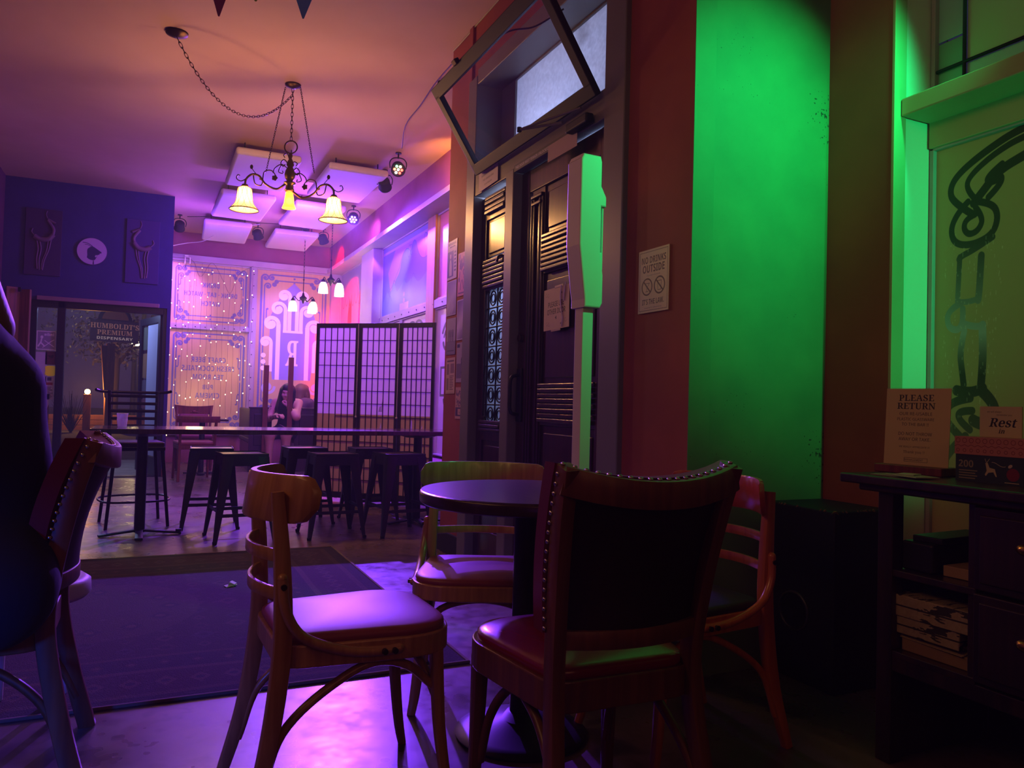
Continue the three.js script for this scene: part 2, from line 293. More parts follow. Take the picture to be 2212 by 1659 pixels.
{
  const o = struct('trim_6', [rspan(1.36, 1.45, 0.42, 3.06, ZF - 0.04, ZF + 0.045, 0.004), rspan(0.19, 1.36, 2.03, 2.1, ZF - 0.04, ZF + 0.03, 0.004)], M.trimLight);
  const r = []; for (let i = 0; i < 14; i++) r.push([1.405, 0.6 + i * 0.18, ZF + 0.047, Math.PI / 2]); for (let i = 0; i < 8; i++) r.push([0.3 + i * 0.14, 2.065, ZF + 0.032, Math.PI / 2]);
  obj('screw', rivets(r), M.ironDark, o).userData.kind = 'stuff';
}

// ---------------------------------------------------------------- right-hand windows of the far bay: painted panes over frosted ones
const dripsPath = (c, y, amp, x0, x1, n, ph) => { c.beginPath(); c.moveTo(x0, y); for (let i = 0; i < n; i++) { const a = x0 + (x1 - x0) * i / n, b = x0 + (x1 - x0) * (i + 1) / n, d = amp * (0.4 + 0.6 * hash(i, 3, ph)); c.bezierCurveTo(a + (b - a) * 0.1, y + d, a + (b - a) * 0.6, y + d * 1.1, b, y - amp * 0.2 * hash(i, 5, ph)); } };
const mural1 = canvasTex(1024, 512, (c, W, H) => {     // seen from inside: left of the canvas is far
  c.fillStyle = '#8f86d8'; c.fillRect(0, 0, W, H);
  const g = c.createLinearGradient(0, 0, 0, H); g.addColorStop(0, '#7a6fe0'); g.addColorStop(1, '#5a62e0'); c.fillStyle = g; c.fillRect(0, 0, W, H);
  c.fillStyle = '#a673cc'; c.beginPath(); c.moveTo(300, 60); c.lineTo(W, 0); c.lineTo(W, 190); c.bezierCurveTo(900, 240, 820, 210, 760, 110); c.bezierCurveTo(720, 40, 660, 60, 640, 130); c.bezierCurveTo(560, 60, 480, 90, 430, 180); c.bezierCurveTo(400, 280, 330, 230, 290, 320); c.lineTo(200, 340); c.lineTo(140, 200); c.closePath(); c.fill();
  c.fillStyle = '#7f7cc8'; c.fillRect(0, 0, W, 42); c.fillStyle = '#b98fc4'; c.fillRect(0, 42, W, 18);
  c.fillStyle = '#6f80e6'; c.beginPath(); c.moveTo(0, H); c.lineTo(0, 420); c.lineTo(130, 330); c.lineTo(190, 380); c.lineTo(280, 280); c.lineTo(360, 360); c.lineTo(520, 300); c.bezierCurveTo(600, 380, 680, 250, 760, 330); c.bezierCurveTo(850, 380, 930, 300, W, 290); c.lineTo(W, H); c.fill();
  c.strokeStyle = '#4b4aa6'; c.lineWidth = 5; c.beginPath(); c.moveTo(140, 340); c.bezierCurveTo(250, 330, 330, 240, 400, 200); c.bezierCurveTo(460, 100, 560, 60, 640, 130); c.bezierCurveTo(680, 40, 740, 60, 760, 110); c.bezierCurveTo(820, 210, 900, 240, W, 190); c.stroke();
  c.beginPath(); c.ellipse(610, 120, 26, 40, 0.3, 0, 7); c.ellipse(650, 118, 22, 36, -0.3, 0, 7); c.stroke();
  c.beginPath(); c.moveTo(925, 60); c.bezierCurveTo(890, 60, 900, 130, 940, 150); c.bezierCurveTo(980, 120, 975, 70, 925, 60); c.moveTo(940, 150); c.bezierCurveTo(925, 240, 950, 330, 940, 400); c.stroke();
  for (const [x, y] of [[190, 380], [280, 280], [520, 300], [700, 290]]) { c.beginPath(); c.moveTo(x - 40, y + 60); c.bezierCurveTo(x - 10, y - 30, x + 20, y - 20, x + 50, y + 30); c.stroke(); }
  c.fillStyle = '#c9a6b4'; c.fillRect(430, 452, 190, 60); c.fillStyle = '#b58fb0'; c.beginPath(); c.arc(520, 395, 16, 0, 7); c.ellipse(520, 440, 22, 20, 0, 0, 7); c.fill();
});
const mural2 = canvasTex(1024, 600, (c, W, H) => {
  c.fillStyle = '#9c8fb4'; c.fillRect(0, 0, W, H); c.fillStyle = '#8d88b2'; c.fillRect(0, 0, W, 110);
  for (const [x, w, y0, y1, a, b] of [[250, 190, 120, 600, '#e83a2c', '#d8485c'], [640, 280, 60, 520, '#ee6a3a', '#e0489c']]) {
    const g = c.createLinearGradient(0, y0, 0, y1); g.addColorStop(0, a); g.addColorStop(0.35, b); g.addColorStop(1, '#d86a8a'); c.fillStyle = g;
    c.beginPath(); c.moveTo(x, y1); c.bezierCurveTo(x - 10, y1 - 200, x + 20, y0 + 150, x + 40, y0 + 70); c.lineTo(x + w * 0.45, y0); c.lineTo(x + w * 0.6, y0 + 40); c.lineTo(x + w * 0.8, y0 + 10); c.bezierCurveTo(x + w, y0 + 160, x + w * 1.05, y1 - 150, x + w * 0.5, y1); c.fill();
  }
  c.fillStyle = '#8d9bd0'; c.beginPath(); c.moveTo(330, H); c.lineTo(450, 430); c.lineTo(520, 470); c.lineTo(610, 360); c.lineTo(760, 480); c.lineTo(880, 420); c.lineTo(W, H); c.fill();
  c.strokeStyle = '#7a4a6a'; c.lineWidth = 5; dripsPath(c, 120, 70, 60, 980, 8, 4); c.stroke(); c.beginPath(); c.moveTo(600, 380); c.lineTo(690, 500); c.bezierCurveTo(730, 420, 780, 520, 860, 540); c.stroke();
});
const mural3 = canvasTex(512, 512, (c, W, H) => {
  c.fillStyle = '#8f9cc0'; c.fillRect(0, 0, W, H); c.fillStyle = '#d8857c'; c.fillRect(0, 0, 90, H); c.fillRect(0, 430, W, 82); c.fillStyle = '#a04a86'; c.fillRect(100, 20, 260, 44);
  c.fillStyle = '#d88a8e'; c.beginPath(); c.arc(300, 360, 80, 0, 7); c.fill(); c.fillStyle = '#8a5aa8'; c.beginPath(); c.arc(325, 350, 62, 0, 7); c.fill();
  c.strokeStyle = '#5d648f'; c.lineWidth = 4; for (let i = 0; i < 9; i++) { c.beginPath(); c.arc(230 + rnd() * 100, 180 + rnd() * 120, 12 + rnd() * 26, rnd() * 6, rnd() * 6 + 3); c.stroke(); }
});
const inkScroll = (seedN) => canvasTex(768, 1024, (c, W, H) => {
  c.fillStyle = '#cbbfae'; c.fillRect(0, 0, W, H); c.strokeStyle = '#3a3836'; c.fillStyle = '#3a3836'; c.lineCap = 'round';
  for (const s of [-1, 1]) { c.save(); c.translate(W / 2, 0); c.scale(s, 1); for (const [y, o] of [[60, 0], [120, 30], [185, 70]]) { c.lineWidth = 20 - o * 0.1; c.beginPath(); c.moveTo(20 + o, y); c.bezierCurveTo(150 + o, y - 30, 260, y + 10, 300 - o * 0.6, y + 120 - o); c.stroke(); } curl(c, 290, 250, 70, 1, Math.PI / 2, 1.3, 20); c.lineWidth = 16; c.strokeRect(230, 420, 80, 190); curl(c, 270, 640, 90, 1, Math.PI / 2, 1.2, 18); c.restore(); }
});
const scrollFar = inkScroll(1);
function sidePane(name, z0, z1, y0, y1, tex, rough = 0.35, em = 0) {     // z0 far, z1 near
  const w = z1 - z0, h = y1 - y0, g = structGroup(name), [geo, m] = sheet(w, h, 0.012, tex, rough, em ? { emissive: 0xffffff, emissiveMap: tex, emissiveIntensity: em } : {});
  g.position.set(XW + 0.012, (y0 + y1) / 2, (z0 + z1) / 2); g.rotation.y = W_; obj('pane', geo, m, g);
  const f = 0.018; obj('window_frame', [rspan(-w / 2, -w / 2 + f, -h / 2, h / 2, 0, 0.03, 0.003), rspan(w / 2 - f, w / 2, -h / 2, h / 2, 0, 0.03, 0.003), rspan(-w / 2, w / 2, h / 2 - f, h / 2, 0, 0.03, 0.003), rspan(-w / 2, w / 2, -h / 2, -h / 2 + f, 0, 0.03, 0.003)], M.trimLight, g);
  return g;
}
sidePane('window_4', -10.12, -8.16, 2.12, 3.06, mural1); sidePane('window_5', -12.62, -10.76, 0.9, 3.06, mural2); sidePane('window_6', -7.9, -5.9, 2.12, 3.06, mural3);
sidePane('window_7', -9.12, -8.16, 0.45, 2.03, scrollFar); sidePane('window_8', -10.12, -9.2, 0.45, 2.03, scrollFar); sidePane('window_9', -7.9, -5.9, 0.45, 2.03, scrollFar);
{
  struct('trim_7', [rspan(XW - 0.14, XW + 0.06, 0.42, 3.06, -10.76, -10.12, 0.01), rspan(2.615, XW + 0.12, 0.42, 3.06, ZF - 0.06, ZF + 0.05, 0.004)], M.trimLight);
  struct('trim_8', [rspan(XW - 0.04, XW + 0.05, 0.42, 3.06, -8.16, -7.9, 0.006)], woodMat(0xb07a4a, 0xc08a58, 67, 0.5));
  const o = struct('trim_9', [rspan(XW - 0.035, XW + 0.03, 2.03, 2.12, -10.12, -5.2, 0.004), rspan(XW - 0.02, XW + 0.03, 0.42, 2.03, -9.2, -9.12, 0.004)], M.trimLight);
  const r = []; for (let i = 0; i < 16; i++) r.push([XW - 0.037, 2.075, -9.95 + i * 0.29, 0, 0, Math.PI / 2]); obj('screw', rivets(r), M.ironDark, o).userData.kind = 'stuff';
}
// near window: leaded pane above, scroll pane below, sill ledge between
const scrollNear = canvasTex(1024, 1024, (c, W, H) => {      // mirror-backed knot scrolls, silver reflection painted as a gradient, along the left edge of the pane
  c.fillStyle = '#b9a67c'; c.fillRect(0, 0, W, H);
  const X = (px) => (px - 2010) / 202 * 280, Y = (py) => (py - 300) / 680 * 784;
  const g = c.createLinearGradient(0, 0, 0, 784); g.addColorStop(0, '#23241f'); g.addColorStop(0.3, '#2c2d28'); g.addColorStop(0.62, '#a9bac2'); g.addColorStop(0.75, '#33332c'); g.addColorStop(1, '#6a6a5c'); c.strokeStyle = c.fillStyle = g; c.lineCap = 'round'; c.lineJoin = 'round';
  const path = (w, ...p) => { c.lineWidth = w * 1.45; c.beginPath(); c.moveTo(X(p[0][0]), Y(p[0][1])); for (let i = 1; i < p.length - 1; i++) { const m = [(p[i][0] + p[i + 1][0]) / 2, (p[i][1] + p[i + 1][1]) / 2]; i < p.length - 2 ? c.quadraticCurveTo(X(p[i][0]), Y(p[i][1]), X(m[0]), Y(m[1])) : c.quadraticCurveTo(X(p[i][0]), Y(p[i][1]), X(p[i + 1][0]), Y(p[i + 1][1])); } c.stroke(); };
  path(13, [2330, 300], [2212, 312], [2130, 342], [2070, 375], [2052, 405], [2062, 435], [2105, 468]); path(11, [2330, 318], [2212, 332], [2150, 352], [2098, 385], [2090, 410], [2107, 432]); path(16, [2300, 345], [2212, 372], [2160, 390], [2128, 425], [2108, 445]); path(12, [2168, 378], [2130, 400], [2150, 412], [2168, 400], [2166, 420], [2140, 440]);
  path(12, [2095, 440], [2075, 455], [2055, 490], [2065, 525], [2105, 535], [2150, 520], [2162, 485], [2150, 455], [2120, 445]); path(11, [2112, 455], [2130, 480], [2120, 505], [2098, 512], [2085, 495], [2092, 475], [2112, 470]);
  path(11, [2150, 525], [2110, 545], [2078, 555], [2076, 560]); path(11, [2078, 556], [2076, 600], [2074, 648], [2074, 650]); path(14, [2126, 560], [2124, 600], [2122, 640], [2120, 652]); path(10, [2074, 652], [2095, 655], [2120, 650], [2122, 648]); path(12, [2082, 655], [2050, 668], [2052, 705], [2078, 715], [2088, 690], [2086, 668]);
  path(12, [2088, 700], [2120, 712], [2135, 700], [2130, 715]); path(13, [2090, 715], [2080, 760], [2086, 800], [2090, 830]); path(16, [2130, 712], [2132, 760], [2130, 810], [2128, 835]); path(18, [2074, 842], [2100, 848], [2130, 840], [2132, 838]); path(20, [2132, 845], [2160, 870], [2155, 905], [2130, 915], [2112, 905]); path(15, [2105, 858], [2060, 865], [2045, 900], [2070, 930], [2110, 965]); path(13, [2110, 885], [2080, 885], [2078, 905], [2105, 925]); path(16, [2095, 940], [2060, 970], [2040, 1010], [2046, 1060]);
  c.globalAlpha = 0.35; c.fillStyle = '#e8e4d0'; for (let i = 0; i < 160; i++) c.fillRect(X(2040 + rnd() * 130), Y(500 + rnd() * 420), 3, 2 + rnd() * 8);
});
{
  const g = structGroup('window_10'), w = 2.645, h = 0.91, f = 0.018; g.position.set(XW + 0.012, 2.695, -0.7225); g.rotation.y = W_;
  obj('window_frame', [rspan(-w / 2, -w / 2 + f, -h / 2, h / 2, 0, 0.03, 0.003), rspan(w / 2 - f, w / 2, -h / 2, h / 2, 0, 0.03, 0.003), rspan(-w / 2, w / 2, h / 2 - f, h / 2, 0, 0.03, 0.003), rspan(-w / 2, w / 2, -h / 2, -h / 2 + f, 0, 0.03, 0.003)], M.trimLight, g);
  for (const [x0, x1, y0, y1, c] of [[-1.186, 1.3, -0.316, 0.44, 0xb4dcae], [-1.305, -1.194, 0.1, 0.44, 0x4f8c82], [-1.305, -1.194, -0.2, 0.092, 0x9ad0c8], [-1.305, -1.194, -0.44, -0.208, 0x74b496], [-1.186, 0.1, -0.44, -0.324, 0xa6dcd4], [0.108, 1.3, -0.44, -0.324, 0x9fd4cc]]) obj('glass_piece', [rspan(x0, x1, y0, y1, 0, 0.008, 0.002)], phys(c, 0.3, { clearcoat: 0.4 }), g);
}
const lead = M.ironDark;
{
  const w10 = scene.getObjectByName('window_10');
  const s = (p, r = 0.007) => tube(p.map(([a, b]) => [a, b, 0.018]), r, 30, 6);
  obj('lead_line', [s([[-1.19, -0.45], [-1.19, 0.45]]), s([[-1.32, -0.32], [1.3, -0.32]]), s([[-1.19, 0.1], [-1.05, 0.12], [-0.96, 0.02], [-0.8, 0.04], [-0.6, 0.1]]), s([[-1.05, 0.45], [-0.96, 0.3], [-0.85, 0.2], [-0.6, -0.1]], 0.012), s([[-1.1, 0.34], [-1.02, 0.26], [-0.92, 0.3], [-0.9, 0.38], [-1, 0.42], [-1.1, 0.34]]), s([[-0.6, 0.45], [-0.5, 0.1], [-0.3, 0], [0.2, 0.2]])], lead, w10);
}
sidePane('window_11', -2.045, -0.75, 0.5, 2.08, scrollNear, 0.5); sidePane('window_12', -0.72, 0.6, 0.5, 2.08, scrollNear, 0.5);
struct('trim_10', [rspan(XW - 0.19, XW + 0.02, 2.17, 2.24, -2.04, 0.6, 0.006), rspan(XW - 0.03, XW + 0.02, 2.07, 2.18, -2.04, 0.6, 0.004)], M.cream);
// ------------------------------------------------------------------ street doors in the right-hand bay
const ZJ = [-4.672, -4.534, -4.046, -3.941, -2.978, -2.811];
struct('trim_11', [rspan(XR - 0.028, XR + 0.19, 0, 3.12, ZJ[0], ZJ[1], 0.006), rspan(XR - 0.028, XR + 0.19, 0, 2.36, ZJ[2], ZJ[3], 0.006), rspan(XR - 0.028, XR + 0.19, 0, 3.12, ZJ[4], ZJ[5], 0.006),
  rspan(XR - 0.022, XR + 0.19, 2.335, 2.475, ZJ[1], ZJ[4], 0.006), rspan(XR - 0.024, XR + 0.19, 3.06, 3.16, ZJ[1], ZJ[4], 0.006), rspan(XR - 0.02, XR + 0.19, 0, 0.03, ZJ[1], ZJ[4], 0.004)], M.gray);
// panelled leaves, built facing +z and hung facing the room
function moulding(w, y, n, step = 0.022, d = 0.02) { const a = []; for (let i = 0; i < n; i++) a.push(rbox(w - (i % 2) * 0.02, step * 0.8, d + (i % 2) * 0.012, 0.006, 0, y - i * step, d / 2)); return a; }
{
  const w = ZJ[2] - ZJ[1] - 0.01, h = 2.3, g = structGroup('door_1'); g.position.set(XR + 0.03, 0.02, (ZJ[1] + ZJ[2]) / 2); g.rotation.y = W_;
  const s = 0.085, iw = w - 2 * s;
  obj('stile', [rbox(s, h, 0.045, 0.005, -w / 2 + s / 2, h / 2, -0.02)], M.mahog, g); obj('stile', [rbox(s, h, 0.045, 0.005, w / 2 - s / 2, h / 2, -0.02)], M.mahog, g);
  obj('rail', [rbox(iw, 0.15, 0.045, 0.005, 0, h - 0.08, -0.02), ...moulding(iw, h - 0.02, 4, 0.03)], M.mahog, g);
  obj('rail', [rbox(iw, 0.2, 0.045, 0.005, 0, 1.8, -0.02), ...moulding(iw + 0.02, 1.88, 7, 0.026)], M.mahog, g);
  obj('rail', [rbox(iw, 0.12, 0.045, 0.005, 0, 0.83, -0.02), ...moulding(iw + 0.02, 0.885, 3, 0.024)], M.mahog, g);
  obj('rail', [rbox(iw, 0.2, 0.045, 0.005, 0, 0.12, -0.02)], M.mahog, g);
  obj('door_panel', [rbox(iw, 0.24, 0.03, 0.004, 0, 2.03, -0.025), rbox(iw - 0.07, 0.2, 0.014, 0.006, 0, 2.03, -0.008)], M.mahog, g);
  obj('door_panel', [rbox(iw, 0.6, 0.03, 0.004, 0, 0.49, -0.025), rbox(iw - 0.07, 0.5, 0.014, 0.006, 0, 0.49, -0.008)], M.mahog, g);
  obj('pane', [box(iw, 0.84, 0.004, 0, 1.29, -0.03)], phys(0xdfe8f4, 0.35, { transmission: 0.85, thickness: 0 }), g);
  // wrought leading: concentric scrolls and bars
  const a = []; const cx = [-iw * 0.22, iw * 0.2];
  for (let k = 0; k < 7; k++) { const y = 0.93 + k * 0.12; for (const x of cx) { a.push(ring(0.044, 0.005, x, y, -0.02, 0, 0, 0, 6, 20), ring(0.026, 0.004, x, y, -0.02, 0, 0, 0, 6, 16)); } a.push(rod([-iw / 2, y + 0.06, -0.02], [iw / 2, y + 0.06, -0.02], 0.005, 0.005, 6)); }
  for (const x of [-iw * 0.44, 0, iw * 0.42]) a.push(rod([x, 0.88, -0.02], [x, 1.7, -0.02], 0.006, 0.006, 6));
  obj('leading', a, M.ironDark, g);
  each('window_latch', [rbox(0.02, 0.02, 0.02, 0.004, -iw / 2 + 0.03, 0.91, 0.0), tube([[w / 2 - 0.02, 1.86, 0.02], [w / 2 - 0.08, 1.87, 0.05], [w / 2 - 0.1, 1.84, 0.055]], 0.008, 12)], M.bronze, g);
}
{
  const w = ZJ[4] - ZJ[3] - 0.01, h = 2.31, g = structGroup('door_2'); g.position.set(XR + 0.03, 0.02, (ZJ[3] + ZJ[4]) / 2); g.rotation.y = W_;
  const L = -w / 2;
  obj('stile', [rbox(0.1, h, 0.05, 0.005, L + 0.05, h / 2, -0.02)], M.mahog, g); obj('stile', [rbox(0.1, h, 0.05, 0.005, -L - 0.05, h / 2, -0.02)], M.mahog, g);
  // fluted pilaster next to the left stile
  const fl = [rbox(0.15, h - 0.16, 0.03, 0.004, L + 0.2, h / 2, -0.02)]; for (const x of [0.135, 0.165, 0.235, 0.265]) fl.push(rbox(0.016, 1.7, 0.026, 0.007, L + x, 1.28, -0.004)); fl.push(rbox(0.13, 0.02, 0.03, 0.006, L + 0.2, 2.14, 0), rbox(0.11, 0.02, 0.03, 0.006, L + 0.2, 2.1, 0.002));
  obj('pilaster', fl, M.mahog, g);
  const px = L + 0.28 + (w - 0.38) / 2, pw = w - 0.38;
  obj('rail', [rbox(w - 0.2, 0.13, 0.045, 0.005, 0, h - 0.065, -0.02)], M.mahog, g);
  obj('rail', [rbox(pw, 0.2, 0.04, 0.004, px, 1.8, -0.02), ...moulding(pw, 1.9, 8, 0.026).map((q) => q.translate(px, 0, 0))], M.mahog, g);
  obj('rail', [rbox(pw, 0.22, 0.04, 0.004, px, 1.0, -0.02), ...moulding(pw, 1.1, 8, 0.026).map((q) => q.translate(px, 0, 0))], M.mahog, g);
  obj('rail', [rbox(w - 0.2, 0.22, 0.045, 0.005, 0, 0.11, -0.02)], M.mahog, g);
  for (const [y, ph] of [[2.04, 0.28], [1.4, 0.6], [0.55, 0.68]]) obj('door_panel', [rbox(pw, ph, 0.03, 0.004, px, y, -0.028), rbox(pw - 0.08, ph - 0.08, 0.014, 0.006, px, y, -0.01)], M.mahog, g);
  obj('door_handle', [rbox(0.06, 0.3, 0.012, 0.004, L + 0.05, 1.05, 0.012), tube([[L + 0.05, 1.16, 0.015], [L + 0.05, 1.15, 0.06], [L + 0.05, 1.05, 0.07], [L + 0.05, 0.95, 0.06], [L + 0.05, 0.94, 0.015]], 0.011, 24)], M.black, g);
  obj('lock', [cyl(0.022, 0.024, 0.02, L + 0.05, 1.37, 0.014, 16, Math.PI / 2)], M.bronze, g);
}
// transom: frosted outer pane and the inner sash tipped into the room
{
  const g = structGroup('window_13'); g.position.set(XR + 0.17, 2.77, (ZJ[1] + ZJ[4]) / 2); g.rotation.y = W_;
  const w = ZJ[4] - ZJ[1]; const t = dataTex(256, (u, v) => { const n = 200 + (fbm(u, v, 60, 60, 3, 201) - 0.5) * 30 - Math.max(0, fbm(u, v, 4, 4, 3, 207) - 0.62) * 200; return [n, n, n * 1.02]; });
  const pg = box(w, 0.62, 0.004, 0, 0, 0); obj('pane', pg, phys(0xffffff, 0.95, { map: t, transmission: 0.8, thickness: 0 }), g);
  obj('window_frame', [rspan(-w / 2, -w / 2 + 0.2, -0.31, 0.31, 0.004, 0.02, 0.003), rspan(-w / 2, w / 2, 0.28, 0.31, 0.004, 0.02, 0.003)], M.gray, g);
}
{
  const w = 1.43, L = 0.57, g = structGroup('window_14'); g.position.set(XR - 0.05, 2.442, -3.705); g.rotation.set(0, W_, 0); 
  const tilt = 0.578, inner = new THREE.Group();
  const T = (q) => q.rotateX(tilt), s = 0.07;
  obj('window_frame', [rspan(-w / 2, w / 2, 0, 0.065, -0.018, 0.018, 0.005), rspan(-w / 2, w / 2, L - s, L, -0.018, 0.018, 0.005), rspan(-w / 2, -w / 2 + 0.06, 0.05, L - 0.05, -0.018, 0.018, 0.005), rspan(w / 2 - 0.06, w / 2, 0.05, L - 0.05, -0.018, 0.018, 0.005)].map(T), M.grayDark, g);
  obj('pane', T(box(w - 0.13, L - 0.12, 0.004, 0, L / 2, 0)), phys(0xffffff, 0.02, { transmission: 1, thickness: 0 }), g);
  each('latch', [T(rbox(0.05, 0.03, 0.03, 0.005, -0.28, L + 0.005, 0.02)), T(cyl(0.02, 0.022, 0.02, -0.1, L - 0.04, -0.03, 14, Math.PI / 2))], M.bronze, g);
  const top = (x) => { const q = V(x, L - 0.03, 0).applyAxisAngle(V(1, 0, 0), tilt); return [q.x, q.y, q.z]; };
  obj('stay_chain', [tube([[0.32, 0.58, -0.02], [0.2, 0.52, 0.08], [0.05, 0.54, 0.16], top(-0.08)], 0.005, 24, 6)], M.ironDark, g);
}
struct('trim_12', [rspan(XR - 0.015, XR, 2.48, 3.5, -4.72, -4.66, 0.004)], M.red);

// hardware and notices on the door bay
{
  const t = thing('door_closer', 'gray door closer arm above the dark wooden street door', 'door closer', [XR - 0.028, 2.4, -3.2], W_);
  obj('closer_body', [rbox(0.2, 0.045, 0.045, 0.01, 0.04, -0.04, 0.024)], M.grayDark, t);
  obj('arm', [rod([-0.08, -0.0, 0.05], [-0.36, 0.035, 0.15], 0.007), rod([-0.36, 0.035, 0.15], [0.08, 0.02, 0.04], 0.006)], M.gray, t);
  obj('joint', [cyl(0.012, 0.012, 0.022, -0.36, 0.035, 0.15, 14)], M.grayDark, t);
}
function notice(name, label, w, h, pos, tex, rz = 0, group, cat = 'notice', rough = 0.6, t = 0.002, turn = W_) {
  const [g, m] = sheet(w, h, t, tex, rough); const o = obj(name, g, m); o.position.set(...pos); o.rotation.set(0, turn, 0); o.rotateZ(rz); return tag(o, label, cat, group);
}
const textTex = (W, H, bg, fg, lines, extra, font = 'bold') => canvasTex(W, H, (c) => { c.fillStyle = bg; c.fillRect(0, 0, W, H); c.textAlign = 'center'; c.textBaseline = 'middle'; c.fillStyle = fg; for (const [s, x, y, size, f, sx = 1] of lines) { c.save(); c.translate(x, y); c.scale(sx, 1); c.font = `${f || font} ${size}px ${/serif/.test(f || '') ? '' : 'sans-serif'}`; if (/serif/.test(f || '')) c.font = `bold ${size}px serif`; c.fillText(s, 0, 0); c.restore(); } if (extra) extra(c, W, H); });
notice('door_lettering', 'dark strip with white capitals about staying unlocked, over the street door', 0.72, 0.04, [XR - 0.024, 2.355, -3.58], textTex(1024, 64, '#4a4a48', '#d8d4d0', [['THIS DOOR MUST REMAIN UNLOCKED DURING BUSINESS HOURS', 512, 34, 36, 'bold', 0.88]]), 0, null, 'lettering');
notice('occupancy_sign', 'white occupancy sign over the narrow side leaf of the street doors', 0.29, 0.115, [XR - 0.03, 2.4, -4.3], textTex(512, 256, '#cdbfbe', '#4a3c44', [['MAXIMUM OCCUPANCY', 256, 60, 38, 'bold', 0.85], ['THIS DINING AREA', 256, 128, 38, 'bold', 0.85], ['IS 49 PERSONS', 256, 196, 34, 'bold', 0.85]]), 0.03, null, 'sign');
notice('blank_plate', 'pale blank plate fixed over the street door beside the closer', 0.3, 0.085, [XR - 0.032, 2.315, -3.36], textTex(128, 64, '#b59a92', '#a08880', [['', 0, 0, 10]]), 0, null, 'plate');
{
  const o = notice('door_notice', 'taped paper notice on the dark wooden door asking to use the other door', 0.27, 0.215, [XR + 0.012, 1.515, -3.46], textTex(640, 512, '#cbb6a6', '#2a1a22', [['PLEASE USE', 310, 200, 92, 'bold', 0.8], ['OTHER DOOR', 320, 290, 92, 'bold', 0.8]], (c) => {
    c.strokeStyle = '#8d7a70'; c.lineWidth = 5; for (const [x, y] of [[70, 70], [120, 80], [90, 430], [140, 440], [560, 420]]) { c.beginPath(); c.arc(x, y, 22, 0, 5); c.stroke(); }
    c.fillStyle = '#2a1a22'; c.beginPath(); c.moveTo(290, 370); c.lineTo(330, 345); c.lineTo(330, 395); c.fill(); c.beginPath(); c.moveTo(420, 455); c.lineTo(465, 430); c.lineTo(455, 465); c.fill(); c.fillRect(440, 70, 26, 18);
  }), 0.02);
  for (const [w, x, y] of [[0.09, 0.03, 0.11], [0.1, 0, -0.112]]) obj('tape', [rbox(w, 0.012, 0.002, 0.0008, x, y, 0.003)], mat(0xbca696, 0.4), o);
  const film = phys(0xe8e0f4, 0.12, { clearcoat: 1 }); obj('clear_tape', [tube([[0.055, 0.11, 0.004], [0.05, 0.04, 0.006], [0.06, -0.02, 0.005], [0.07, -0.06, 0.004], [0.062, -0.1, 0.004]], 0.004, 24, 6)], film, o); obj('clear_tape', [tube([[0.1, 0.12, 0.004], [0.09, 0.07, 0.006], [0.08, 0.03, 0.004]], 0.004, 16, 6)], film, o);
}
notice('drinks_sign', 'cream NO DRINKS OUTSIDE sign on the red wall beside the street door', 0.21, 0.262, [XR - 0.001, 1.542, -2.6], canvasTex(560, 720, (c, W, H) => {
  c.fillStyle = '#d8cca4'; c.fillRect(0, 0, W, H); c.strokeStyle = '#3a3428'; c.lineWidth = 5; c.strokeRect(26, 26, W - 52, H - 52); c.fillStyle = '#2f2a22'; c.textAlign = 'center'; c.textBaseline = 'middle';
  const tx = (s, y, z, sx) => { c.save(); c.translate(W / 2, y); c.scale(sx, 1); c.font = `bold ${z}px sans-serif`; c.fillText(s, 0, 0); c.restore(); };
  tx('NO DRINKS', 120, 104, 0.8); tx('OUTSIDE', 222, 120, 0.82); c.font = '18px sans-serif'; c.fillText('It is a violation of the city code', W / 2, 296);
  for (const x of [165, 395]) { c.lineWidth = 17; c.beginPath(); c.arc(x, 425, 92, 0, 7); c.stroke(); c.beginPath(); c.moveTo(x - 62, 362); c.lineTo(x + 62, 488); c.stroke(); c.lineWidth = 6; c.beginPath(); if (x < 200) { c.moveTo(x - 44, 385); c.lineTo(x + 44, 385); c.lineTo(x, 435); c.closePath(); c.moveTo(x, 435); c.lineTo(x, 478); c.moveTo(x - 26, 478); c.lineTo(x + 26, 478); } else { c.moveTo(x - 34, 378); c.lineTo(x + 34, 378); c.lineTo(x + 26, 480); c.lineTo(x - 26, 480); c.closePath(); } c.stroke(); }
  tx("IT'S THE LAW.", 598, 84, 0.74); c.font = '16px sans-serif'; c.fillText('Municipal Code 7-27 • California Penal Code', W / 2, 665);
}), 0, null, 'sign', 0.5, 0.004);
